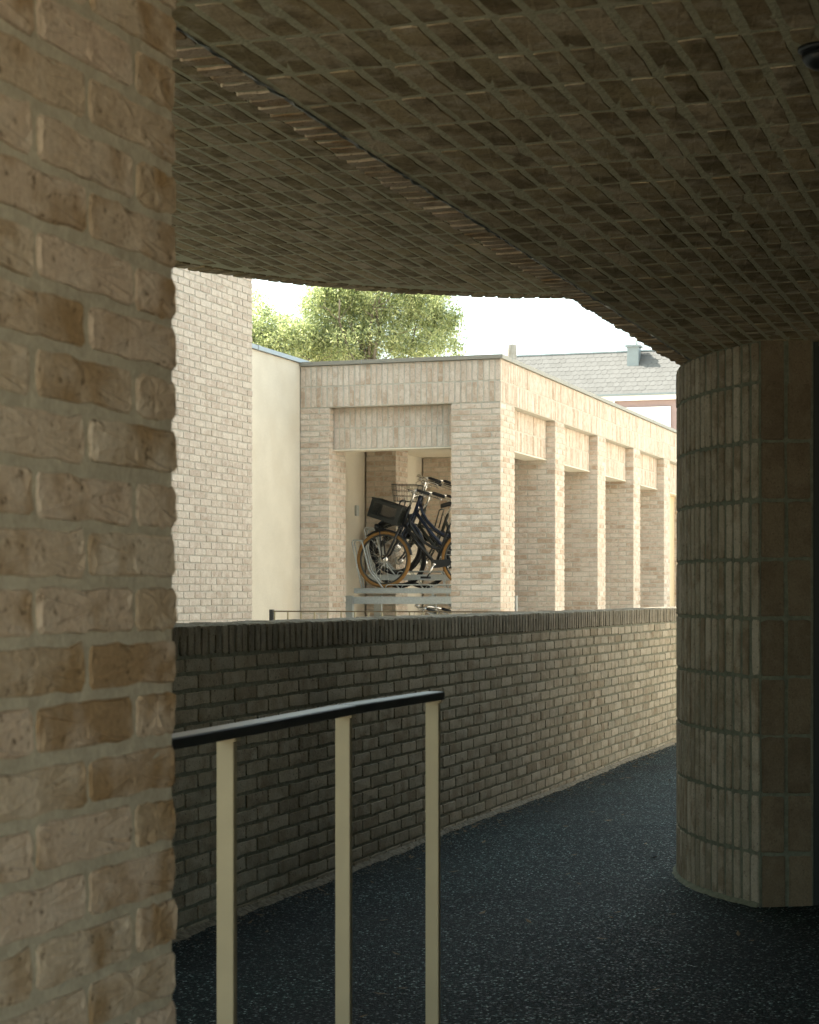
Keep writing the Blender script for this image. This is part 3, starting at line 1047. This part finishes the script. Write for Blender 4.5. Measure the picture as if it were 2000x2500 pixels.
def arc_xz(cx, cz, r, a0, a1, k, y=0):
    return [(cx + r * math.cos(R(a0 + (a1 - a0) * i / k)), y, cz + r * math.sin(R(a0 + (a1 - a0) * i / k))) for i in range(k + 1)]

def fender(cx, a0, a1, r=WR + 0.018):
    g = Geo(); v = []; k = 22
    for i in range(k + 1):
        a = R(a0 + (a1 - a0) * i / k)
        for y, dr in ((-0.027, -0.014), (-0.016, 0), (0.016, 0), (0.027, -0.014)):
            v.append((cx + (r + dr) * math.cos(a), y, (r + dr) * math.sin(a)))
        for y, dr in ((0.025, -0.017), (0.015, -0.003), (-0.015, -0.003), (-0.025, -0.017)):
            v.append((cx + (r + dr) * math.cos(a), y, (r + dr) * math.sin(a)))
    f = [(8 * i + j, 8 * i + (j + 1) % 8, 8 * i + 8 + (j + 1) % 8, 8 * i + 8 + j) for i in range(k) for j in range(8)]
    f += [tuple(range(8))[::-1], tuple(8 * k + j for j in range(8))]
    return g.add(v, f)

def frame_geo():
    g = Geo()
    g.tube([(0.225, 0, 0.37), (0.300, 0, 0.577)], 0.021)                                             # head tube
    g.tube([(0.275, 0, 0.52), (0.312, 0, 0.38), (0.37, 0, 0.285), (0.46, 0, 0.19), (0.56, 0, 0.13), (0.668, 0, 0.108)], 0.017)
    g.tube([(0.235, 0, 0.385), (0.40, 0, 0.17), (0.598, 0, -0.055)], 0.0195)                          # down tube
    g.tube([(0.60, 0, -0.06), (0.755, 0, 0.36)], 0.0165)                                              # seat tube
    g.tube([(0.60, -0.035, -0.06), (0.60, 0.035, -0.06)], 0.024, 10)
    for y in (-0.055, 0.055):
        g.tube([(0.605, y * 0.4, -0.06), (0.98, y, 0)], 0.010)
        g.tube([(0.735, y * 0.3, 0.31), (0.98, y, 0)], 0.009)
    return g
def fork_geo():
    g = Geo()
    for y in (-0.055, 0.055):
        g.tube([(0.197, y * 0.8, 0.34), (0.13, y, 0.19), (0.06, y, 0.06), (0.0, y, 0.0)], 0.013, 8, rr=[0.015, 0.014, 0.012, 0.010])
    g.tube([(0.197, -0.05, 0.345), (0.197, 0.05, 0.345)], 0.018)
    g.tube([(0.20, 0, 0.345), (0.226, 0, 0.375)], 0.018)
    return g
def bars_geo():
    g = Geo()
    g.tube([(0.300, 0, 0.577), (0.352, 0, 0.715), (0.335, 0, 0.74)], 0.0125)
    pts = []
    for y, x, z in ((-0.27, 0.50, 0.735), (-0.25, 0.40, 0.755), (-0.18, 0.335, 0.765), (-0.08, 0.32, 0.745), (0, 0.33, 0.74),
                    (0.08, 0.32, 0.745), (0.18, 0.335, 0.765), (0.25, 0.40, 0.755), (0.27, 0.50, 0.735)):
        pts.append((x, y, z))
    g.tube(pts, 0.011)
    return g
def lever_geo():
    g = Geo()
    for y in (-0.262, 0.262):
        g.tube([(0.43, y, 0.74), (0.44, y, 0.715), (0.56, y * 1.02, 0.675), (0.585, y * 1.02, 0.66)], 0.006, 6)
    for y in (-0.2, 0.2):
        g.tube([(0.42, y * 1.25, 0.74), (0.30, y * 0.9, 0.70), (0.26, y * 0.3, 0.60), (0.27, 0.01, 0.5)], 0.0035, 5)
    return g
def crank_geo():
    g = Geo()
    g.tube([(0.60, -0.065, -0.06), (0.525, -0.07, -0.20)], 0.012, 8)
    g.tube([(0.60, 0.065, -0.06), (0.675, 0.07, 0.08)], 0.012, 8)
    g.tube([(0.60, -0.075, -0.06), (0.60, 0.075, -0.06)], 0.018, 10)
    return g
def pedal_geo(side):
    g = Geo()
    if side < 0: g.box(0.48, 0.57, -0.17, -0.08, -0.215, -0.190)
    else: g.box(0.63, 0.72, 0.08, 0.17, 0.068, 0.093)
    return g
def rackf_geo():
    g = Geo()
    for y in (-0.06, 0.06):
        g.tube([(-0.035, y, 0.395), (-0.02, y, 0.20), (0.0, y, 0.0)], 0.008)
        g.tube([(-0.10, y * 1.6, 0.47), (0.20, y * 1.6, 0.365)], 0.008)
        g.tube([(0.16, y * 1.4, 0.42), (0.22, y * 1.4, 0.63)], 0.009)
    g.tube([(0.22, -0.084, 0.63), (0.235, -0.06, 0.645), (0.235, 0.06, 0.645), (0.22, 0.084, 0.63)], 0.009)
    for x, z in ((-0.10, 0.47), (0.0, 0.435), (0.10, 0.40), (0.20, 0.365)):
        g.tube([(x, -0.10, z), (x, 0.10, z)], 0.007)
    return g
def saddle_geo():
    g = Geo()
    k = 9
    v = []
    for i in range(k):
        t = i / (k - 1)
        x = 0.66 + 0.27 * t
        hw = 0.018 + 0.085 * t ** 1.6
        zt = 0.585 + 0.02 * math.sin(t * 3.1) + 0.03 * t * t
        for a in range(8):
            th = 2 * math.pi * a / 8
            v.append((x, hw * math.cos(th), zt + 0.032 * math.sin(th) * (1 if math.sin(th) < 0 else 0.6)))
    f = [(8 * i + j, 8 * i + (j + 1) % 8, 8 * i + 8 + (j + 1) % 8, 8 * i + 8 + j) for i in range(k - 1) for j in range(8)]
    f += [tuple(range(8))[::-1], tuple(8 * (k - 1) + j for j in range(8))]
    return g.add(v, f)
def rear_rack_geo():
    g = Geo()
    for y in (-0.06, 0.06):
        g.tube([(0.80, y, 0.37), (1.17, y, 0.38)], 0.006)
        g.tube([(1.06, y, 0.378), (0.98, y, 0.0)], 0.006)
    for x in (0.82, 0.93, 1.05, 1.17):
        g.tube([(x, -0.06, 0.375), (x, 0.06, 0.375)], 0.006)
    return g

def make_bike(s, n_hub, z_hub, label, paint, tyre, fender_mat, rack=True, basket=False, rear_fender=None):
    """front hub at (s, n_hub, z_hub); the bike points to -n"""
    Rm = Matrix.Identity(4)
    for i in range(3):
        Rm[i][0], Rm[i][1], Rm[i][2] = N[i], D[i], Z[i]
    base = P(s, n_hub + 0.5, z_hub - WR)
    o = thing("bicycle", base, label, "bicycle", "bicycles parked in the shed", Rm)
    M = Matrix.Translation(P(s, n_hub, z_hub)) @ Rm
    def part(nm, key, fn, mat, parent=o, smooth=True, **kw):
        kk = (key, mat.name)
        if kk not in MC: MC[kk] = fn().mesh(nm, mat, smooth)
        return link(nm, MC[kk], parent, M, **kw)
    fw = wheel_parts(o, M, tyre, "front_wheel")
    wheel_parts(o, M @ Matrix.Translation((0.98, 0, 0)), tyre, "rear_wheel")
    part("frame", "frame", frame_geo, paint)
    part("fork", "fork", fork_geo, paint)
    part("front_mudguard", "ff", lambda: fender(0, 8, 128), fender_mat)
    part("rear_mudguard", "rf", lambda: fender(0.98, -18, 165), rear_fender or fender_mat)
    hb = part("handlebar", "bars", bars_geo, CHROME)
    for sd in (-1, 1):
        part("grip", ("grip", sd), lambda: Geo().tube([(0.475, sd * 0.268, 0.741), (0.50, sd * 0.271, 0.735), (0.615, sd * 0.276, 0.695), (0.62, sd * 0.276, 0.693)], 0.017, 10, rr=[0.014, 0.017, 0.017, 0.012]), BLACK, hb)
    part("brake_lever", "lever", lever_geo, CHROME, hb)
    part("bell", "bell", lambda: Geo().lathe([(0.030, 0), (0.030, 0.008), (0.024, 0.022), (0.010, 0.030), (0.002, 0.031)], 14, Matrix.Translation((0.315, -0.12, 0.765))), CHROME, hb)
    sp = part("seat_post", "seatpost", lambda: Geo().tube([(0.755, 0, 0.36), (0.835, 0, 0.575)], 0.0135), CHROME)
    part("saddle", "saddle", saddle_geo, BLACK)
    cr = part("crank", "crank", crank_geo, CHROME)
    for sd in (-1, 1):
        part("pedal", ("pedal", sd), lambda: pedal_geo(sd), RUBBER, cr, False)
    def cg():
        g = Geo()
        pts = [(0.56, -0.005), (0.58, -0.10), (0.66, -0.095), (1.0, -0.03), (1.02, 0.0), (1.0, 0.025), (0.66, -0.01)]
        v = [(x, -0.06, z) for x, z in pts] + [(x, -0.042, z) for x, z in pts]
        k = len(pts)
        f = [tuple(range(k)), tuple(range(k, 2 * k))[::-1]] + [((i + 1) % k, i, k + i, k + (i + 1) % k) for i in range(k)]
        return g.add(v, f)
    part("chain_guard", "chain", cg, BLACK, o, False)
    part("rear_rack", "rrack", rear_rack_geo, BLACK)
    part("rear_light", "rlight", lambda: Geo().box(1.182, 1.205, -0.03, 0.03, 0.355, 0.395), REDP, o, False)
    if rack:
        part("front_rack", "frack", rackf_geo, paint)
        hl = part("headlight", "hl", lambda: Geo().lathe([(0.012, 0), (0.026, 0.01), (0.033, 0.03), (0.035, 0.055)], 16,
                  Matrix.Translation((-0.045, 0, 0.36)) @ Matrix.Rotation(R(-90), 4, 'Y')), BLACK)
        part("lens", "lens", lambda: Geo().lathe([(0.031, 0.0), (0.031, 0.003)], 16, Matrix.Translation((-0.1005, 0, 0.36)) @ Matrix.Rotation(R(-90), 4, 'Y')), CHROME, hl)
    else:
        part("headlight", "hl2", lambda: Geo().lathe([(0.012, 0), (0.028, 0.012), (0.034, 0.04)], 16,
             Matrix.Translation((0.24, 0, 0.60)) @ Matrix.Rotation(R(-90), 4, 'Y')), CHROME)
    if basket:
        def bk():
            g = Geo()
            Mb = Matrix.Translation((0.13, 0, 0.50)) @ Matrix.Rotation(R(2), 4, 'Y')
            def loop(z, w, l): return [Mb @ Vector((l * math.copysign(min(1, abs(1.25 * math.cos(a))), math.cos(a)), w * math.copysign(min(1, abs(1.25 * math.sin(a))), math.sin(a)), z)) for a in [2 * math.pi * i / 28 for i in range(28)]]
            for z, k_ in ((0, 0.82), (0.06, 0.88), (0.12, 0.94), (0.185, 1.0)):
                g.tube(loop(z, 0.15 * k_, 0.15 * k_), 0.0045 if z > 0.18 else 0.0026, 5, True)
            a_, b_ = loop(0, 0.15 * 0.82, 0.15 * 0.82), loop(0.185, 0.15, 0.15)
            for i in range(28): g.tube([a_[i], b_[i]], 0.0022, 4)
            for i in range(1, 14): g.tube([a_[i], a_[28 - i]], 0.0022, 4)
            return g
        part("wire_basket", "basket", bk, DARKGREY)
    return o, M

HUBZ = EYE + 0.381
b1, M1 = make_bike(20.05, -6.995, HUBZ, "black step-through bicycle with tan tyres nearest in the upper rack, carrying the crate", BLACK, TAN, BLACK)
b2, M2 = make_bike(20.38, -6.97, HUBZ + 0.15, "navy bicycle with a wire front basket, second from the front in the upper rack", NAVY, RUBBER, NAVY, False, True)
b3, M3 = make_bike(20.70, -7.03, HUBZ, "dark grey bicycle with a white rear mudguard, behind the navy one in the upper rack", DARKGREY, RUBBER, BLACK, False, rear_fender=WHITE)
b4, M4 = make_bike(21.0, -7.16, HUBZ + 0.15, "black bicycle deepest of the upper-rack row, beside the inner brick pier", BLACK, RUBBER, BLACK, False)
b9, M9 = make_bike(22.3, -7.26, HUBZ, "dark grey bicycle beyond the inner brick pier", DARKGREY, RUBBER, BLACK, True)
b7, M7 = make_bike(25.1, -6.95, HUBZ, "black bicycle showing only its rear wheel past a far pier", BLACK, RUBBER, BLACK, False)
b5, M5 = make_bike(20.25, -6.95, WR + 0.02, "black bicycle on the shed floor, only its handlebar above the parapet", BLACK, RUBBER, BLACK, True)
b6, M6 = make_bike(20.75, -6.72, WR + 0.02, "bicycle on the shed floor showing upright brake levers above the parapet", DARKGREY, RUBBER, BLACK, False)

# crate on the first bike's front rack
Mc = M1 @ Matrix.Translation((0.058, 0, 0.52)) @ Matrix.Rotation(R(18), 4, 'Y')
cr = link("crate", None, None, Mc @ Matrix.Translation((0, 0, -0.10)), label="black plastic crate tilted on the front rack of the nearest bicycle", category="crate")
def lattice(lx, lz):
    g = Geo()
    t = 0.005
    def bar(x0, z0, x1, z1, w):
        d = Vector((x1 - x0, 0, z1 - z0)); d.normalize(); m = Vector((-d.z, 0, d.x)) * w / 2
        a, b = Vector((x0, 0, z0)), Vector((x1, 0, z1))
        q = [a - m, b - m, b + m, a + m]
        g.box8([(p_.x, -t / 2, p_.z) for p_ in q] + [(p_.x, t / 2, p_.z) for p_ in q])
    bar(-lx / 2, lz / 2 - .018, lx / 2, lz / 2 - .018, .036); bar(-lx / 2, -lz / 2 + .02, lx / 2, -lz / 2 + .02, .04)
    bar(-lx / 2 + .02, -lz / 2 + .04, -lx / 2 + .02, lz / 2 - .036, .04); bar(lx / 2 - .025, -lz / 2 + .04, lx / 2 - .025, lz / 2 - .036, .05)
    x0, x1, z0, z1 = -lx / 2 + .04, lx / 2 - .05, -lz / 2 + .04, lz / 2 - .036
    st = 0.030
    k = int((x1 - x0 + z1 - z0) / st)
    for i in range(1, k):
        q = i * st
        for fl in (0, 1):
            xa, za = (x0 + q, z0) if q < x1 - x0 else (x1, z0 + q - (x1 - x0))
            xb, zb = (x0, z0 + q) if q < z1 - z0 else (x0 + q - (z1 - z0), z1)
            if fl: xa, xb = x0 + x1 - xa, x0 + x1 - xb
            bar(xa, za, xb, zb, 0.0065)
    return g
pl, ps = lattice(0.36, 0.21).mesh("side_panel", PLASTIC), lattice(0.29, 0.21).mesh("end_panel", PLASTIC)
for y in (-0.148, 0.148):
    link("side_panel", pl, cr, Mc @ Matrix.Translation((0, y, 0)))
for x in (-0.178, 0.178):
    link("end_panel", ps, cr, Mc @ Matrix.Translation((x, 0, 0)) @ Matrix.Rotation(R(90), 4, 'Z'))
Geo().box(-0.175, 0.175, -0.145, 0.145, -0.103, -0.098).obj("floor_panel", PLASTIC, cr, Mc)
Geo().tube([(-.182, -.152, .105), (.182, -.152, .105), (.182, .152, .105), (-.182, .152, .105)], 0.007, 6, True).obj("rim", PLASTIC, cr, Mc)

# two-tier rack
def wheel_holder():
    g = Geo()
    for y in (-0.040, 0.040):
        pts = [(-0.24, y, -0.333), (-0.30, y, -0.07), (-0.358, y, 0.185), (-0.345, y, 0.21), (-0.325, y, 0.215), (-0.255, y, 0.205), (-0.24, y, 0.19),
               (-0.205, y, 0.06), (-0.165, y, -0.10), (-0.15, y, -0.135), (-0.01, y, -0.30), (0.01, y, -0.325)]
        g.tube(pts, 0.0085, 8)
    return g
def low_guard():
    g = Geo()
    for y in (-0.045, 0.045):
        g.tube([(0.03, y, -0.325), (0.045, y, -0.29), (0.065, y, -0.28), (0.53, y, -0.28), (0.55, y, -0.29), (0.565, y, -0.325)], 0.006, 8)
        g.tube([(0.585, y, -0.325), (0.60, y, -0.29), (0.62, y, -0.28), (0.85, y, -0.28), (0.87, y, -0.29), (0.885, y, -0.325)], 0.006, 8)
    return g
def tray():
    g = Geo()
    for y in (-0.055, 0.050):
        g.box(-0.33, 0.90, y, y + 0.005, -0.375, -0.318)
        g.box(-0.33, 0.90, y - 0.008, y + 0.013, -0.325, -0.317)
    g.box(-0.33, 0.90, -0.05, 0.05, -0.375, -0.37)
    g.box(0.575, 0.60, -0.066, -0.0635, -0.45, -0.325)
    return g
mh, mg, mt = wheel_holder().mesh("wheel_holder", GALV, True), low_guard().mesh("side_guard", GALV, True), tray().mesh("tray", GALV)
def make_rack(name, s_front, bikes, label, n0, n1):
    o = thing("bike_rack", P(s_front, n0 + 0.6, 0), label, "bike rack", "two-tier racks in the shed")
    for M in bikes:
        t = link("tray", mt, o, M)
        link("wheel_holder", mh, t, M)
        link("side_guard", mg, t, M)
    for n in (n0, n1):
        for s in (s_front, s_front + 0.95):
            Geo().sbox(s - 0.03, s + 0.03, n - 0.042, n + 0.042, 0, EYE - 0.02).at("post", GALV, o)
            Geo().sbox(s - 0.034, s - 0.03, n + 0.034, n + 0.046, 0, EYE - 0.02).at("post_lip", GALV, o)
    for s in (s_front, s_front + 0.95):
        Geo().sbox(s - 0.02, s + 0.02, n0 + 0.047, n1 - 0.047, EYE - 0.11, EYE - 0.03).at("beam", GALV, o)
    return o
make_rack("bike_rack", 19.95, [M1, M2, M3, M4], "galvanised two-tier bike rack at the front of the shed with tall wheel hoops", -7.36, -5.75)
make_rack("bike_rack", 22.15, [M9], "galvanised bike rack section just behind the inner brick pier", -7.1, -6.2)
make_rack("bike_rack", 24.95, [M7], "galvanised bike rack section deepest in the shed", -7.1, -5.9)

# ================================================================== FAR HOUSE
HS = 73.5
house = thing("house", P(HS + 3, -16, 0), "distant house with a grey slate roof, white window and dusty red boarding behind the shed", "house")
EV = EYE + 7.72
RI = 1.9
nA, nB = -26.0, -8.0
Geo().sbox(HS + 0.25, HS + 6, nA, nB, 0, EV - 0.02).at("wall", SIDING, house)
bw = Geo().sbox(-0.0, 0.02, -0.058, 0.058, EV - 4.0, EV - 0.22).mesh("board", SIDING)
n = -20.0
i = 0
while n < nB:
    if not (-16.05 < n < -13.55):
        link("board", bw, house, Matrix.Translation(P(HS + 0.225 + (0.012 if i % 2 else 0), n)))
    n += 0.125; i += 1
g = Geo()
g.add([P(HS, nA, EV), P(HS, nB, EV), P(HS + RI, nB, EV + RI), P(HS + RI, nA, EV + RI), P(HS + 2 * RI, nA, EV), P(HS + 2 * RI, nB, EV)],
      [(0, 1, 2, 3), (3, 2, 5, 4), (0, 3, 4), (1, 5, 2), (0, 4, 5, 1)])
roof = g.at("roof", SLATE, house)
up = (D + Z).normalized()
specs = []
nrow = 10
exp_ = RI * math.sqrt(2) / nrow
for r_ in range(nrow):
    n = -21.5 + (0.12 if r_ % 2 else 0)
    while n < -9.5:
        tilt = (up - 0.045 * N.cross(up)).normalized()
        specs.append((P(HS, n) + Z * EV + up * (exp_ * (r_ + 0.5)) + N.cross(up) * (0.02), N, up, 'L', 1.0))
        n += 0.242
# overlap: lower edge sits proud
specs2 = []
for c, u, v, k_, su in specs:
    v2 = (v - 0.03 * u.cross(v)).normalized()
    specs2.append((c, u, v2, k_, su))
lay(roof, specs2, SLATE, name="slate", xr=(1240, 1660), yr=(850, 970), jit=1.0, bulk="slate_field")
Geo().sbox(HS + RI - 0.06, HS + RI + 0.06, nA, nB, EV + RI - 0.01, EV + RI + 0.05).at("ridge_cap", LEAD, house)
Geo().sbox(HS - 0.10, HS + 0.02, nA, nB, EV - 0.03, EV + 0.04).at("gutter", LEAD, house)
Geo().sbox(HS + 0.02, HS + 0.2, nA, nB, EV - 0.21, EV - 0.035).at("fascia", WHITE, house)
# window
wx0, wx1 = -15.95, -13.65
def wn_of(x): 
    r_ = (x - 1000) / 4700
    Zc = HS / (SA * r_ + CA)
    return (CA * r_ - SA) * Zc
wx0, wx1 = wn_of(1512), wn_of(1635)
wt, wb = EV - 0.48, EV - 2.6
win = Geo().sbox(HS + 0.15, HS + 0.245, wx0, wx0 + 0.07, wb, wt).sbox(HS + 0.15, HS + 0.245, wx1 - 0.07, wx1, wb, wt).sbox(HS + 0.151, HS + 0.245, wx0 + 0.071, wx1 - 0.071, wt - 0.07, wt)\
    .sbox(HS + 0.152, HS + 0.245, (wx0 + wx1) / 2 - 0.035, (wx0 + wx1) / 2 + 0.035, wb, wt - 0.071).at("window", WHITE, house)
for a, b in ((wx0 + 0.071, (wx0 + wx1) / 2 - 0.036), ((wx0 + wx1) / 2 + 0.036, wx1 - 0.071)):
    Geo().sbox(HS + 0.19, HS + 0.21, a, b, wb, wt - 0.071).at("white_pane", WHITE, win)  # white panels paint in the bright reflection of the glass
q = wn_of(1497)
Geo().tube([P(HS + 0.12, q, EV - 0.05), P(HS + 0.12, q, EV - 0.3), P(HS + 0.18, q, EV - 0.5), P(HS + 0.18, q, EV - 3)], 0.04, 8).at("downpipe", WHITE, house)
# chimney
tq = 1.237
nc = wn_of(1545) * (HS + tq) / HS
ch = Geo().sbox(HS + tq, HS + tq + 0.5, nc - 0.23, nc + 0.23, EV + tq - 0.5, EV + tq + 0.78).at("chimney", LEAD, house)
Geo().sbox(HS + tq - 0.06, HS + tq + 0.56, nc - 0.30, nc + 0.30, EV + tq + 0.781, EV + tq + 0.86).at("cap", LEAD, ch)
g = Geo(); g.lathe([(0.07, 0), (0.07, 0.16), (0.1, 0.17), (0.1, 0.22), (0.05, 0.27)], 14, Matrix.Translation(P(HS + tq + 0.25, nc + 0.08, EV + tq + 0.862)))
g.at("pot", GALV, ch)

# ================================================================== TREE
TZ0 = 42.0
def leafmat():
    m, nt, bs = new_mat("willow_leaf")
    L = nt.links
    ge = nt.nodes.new("ShaderNodeNewGeometry")
    c = ramp(nt, ge.outputs["Random Per Island"], [(0.0, (0.09, 0.12, 0.07)), (0.3, (0.20, 0.24, 0.12)), (0.7, (0.33, 0.36, 0.18)), (1.0, (0.50, 0.52, 0.31))])
    L.new(c, bs.inputs["Base Color"])
    bs.inputs["Roughness"].default_value = 0.5
    bs.inputs["Specular IOR Level"].default_value = 0.4
    tr = nt.nodes.new("ShaderNodeBsdfTranslucent")
    L.new(mixc(nt, 1.0, c, (1.3, 1.35, 1.08), 'MULTIPLY'), tr.inputs[0])
    mx = nt.nodes.new("ShaderNodeMixShader")
    mx.inputs[0].default_value = 0.45
    L.new(bs.outputs[0], mx.inputs[1]); L.new(tr.outputs[0], mx.inputs[2])
    L.new(mx.outputs[0], nt.nodes["Material Output"].inputs[0])
    return m
LEAF = leafmat()
BARK = rough_material("tree_bark", (0.10, 0.085, 0.06), (0.16, 0.14, 0.11), 8, 0.95, 0.6)
def pix(x, y, d):
    return Vector(((x - 1000) / 4700 * d, d, EYE + (1450 - y) / 4700 * d))
tree = thing("willow_tree", (-0.9, TZ0, 0), "large yellow-green leafy tree behind the stucco wall and shed roof", "tree")
Geo().tube([(-0.7, TZ0, 0), (-0.75, TZ0 + .1, 2.0), (-0.85, TZ0 - .1, 4.2), (-0.80, TZ0, 5.6)], 0.2, 10, rr=[0.26, 0.2, 0.14, 0.07]).at("trunk", BARK, tree, True)
tips = []
rt = random.Random(5)
def limb(p0, p1, r0, depth=0):
    k = 7
    pts, rr_ = [], []
    off = Vector((0, 0, 0))
    for i in range(k):
        t = i / (k - 1)
        off += Vector((rt.gauss(0, 1), rt.gauss(0, 1), rt.gauss(0, 1))) * 0.035 * (p1 - p0).length
        pts.append(p0.lerp(p1, t) + off * (t ** 0.7))
        rr_.append(r0 * (1 - 0.72 * t))
    Geo().tube(pts, r0, 6, rr=rr_).at("limb", BARK, tree, True)
    if depth < 2:
        for q in range(3 if depth == 0 else 2):
            i = rt.randrange(2, k - 1)
            d_ = Vector((rt.gauss(0, 1), rt.gauss(0, 0.8), rt.uniform(-0.2, 1))).normalized()
            limb(pts[i], pts[i] + d_ * (p1 - p0).length * rt.uniform(0.2, 0.4), rr_[i] * 0.6, depth + 1)
top = Vector((-0.80, TZ0, 5.6))
clumps = [(900, 690, 95, 60, 1.0), (800, 745, 60, 45, 1.0), (870, 760, 75, 55, 1.0), (960, 730, 70, 60, 0.8), (1040, 735, 60, 45, 0.8), (1075, 790, 45, 50, 0.75),
          (1020, 800, 70, 55, 0.85), (940, 820, 60, 50, 0.55), (1060, 850, 55, 35, 0.65), (980, 865, 60, 30, 0.6), (860, 845, 75, 50, 1.0), (780, 820, 70, 50, 1.1),
          (720, 830, 70, 45, 1.1), (660, 830, 60, 45, 1.1), (620, 830, 50, 40, 1.0), (700, 870, 110, 30, 1.2), (580, 850, 60, 60, 1.0), (830, 880, 90, 30, 1.0),
          (628, 735, 13, 30, 0.4), (640, 765, 14, 25, 0.5), (625, 775, 18, 40, 0.5), (668, 765, 10, 14, 0.3), (690, 790, 26, 20, 0.6), (765, 745, 22, 22, 0.5), (775, 710, 20, 12, 0.35),
          (1105, 785, 20, 28, 0.4), (1120, 775, 10, 14, 0.25), (1050, 690, 70, 40, 0.8), (820, 690, 50, 30, 0.9)]
for x, y, rx_, ry_, w_ in clumps[::2]:
    limb(top + Vector((rt.gauss(0, .1), 0, rt.uniform(-1.2, 0.1))), top.lerp(pix(x, y, TZ0 + rt.gauss(0, 0.6)), 0.85), 0.055 if rx_ > 40 else 0.025)
for x, y in ((928, 640), (955, 700), (900, 760)):
    limb(top + Vector((0, -0.6, -0.8)), pix(x, y, TZ0 - 0.3), 0.055)
LV = []
for x, y, rx_, ry_, w_ in clumps:
    m = TZ0 / 4700
    c = np.array(pix(x, y, TZ0 + rt.uniform(-0.6, 0.6)))
    cnt = int(rx_ * ry_ * 1.7 * w_) + 90
    nsub = max(4, cnt // 85)
    u = rng.normal(0, 1, (nsub, 3)); u /= np.linalg.norm(u, axis=1)[:, None]
    sub = c + u * (rng.uniform(0.15, 1.35, (nsub, 1)) ** 0.6) * np.array([rx_ * m, max(rx_, ry_) * m * 1.1, ry_ * m])
    idx = rng.integers(0, nsub, cnt)
    pos = sub[idx] + rng.normal(0, 1, (cnt, 3)) * np.array([0.10, 0.10, 0.115])
    LV.append(pos)
pos = np.concatenate(LV)
k = len(pos)
dirs = rng.normal(0, 1, (k, 3)) + np.array([0, 0, -0.5]); dirs /= np.linalg.norm(dirs, axis=1)[:, None]
side = np.cross(dirs, rng.normal(0, 1, (k, 3))); side /= np.linalg.norm(side, axis=1)[:, None]
ln = rng.uniform(0.04, 0.12, (k, 1)); wd = rng.uniform(0.007, 0.018, (k, 1))
V4 = np.stack([pos - dirs * ln / 2, pos + side * wd, pos + dirs * ln / 2, pos - side * wd], axis=1).reshape(-1, 3)
F4 = np.arange(4 * k).reshape(k, 4)
V4 -= np.array(WORLD[tree].translation)
link("crown", mesh_np("crown", V4, F4, LEAF), tree, WORLD[tree], kind="stuff")
print("LEAVES", k, "OBJECTS", len(sc.objects))
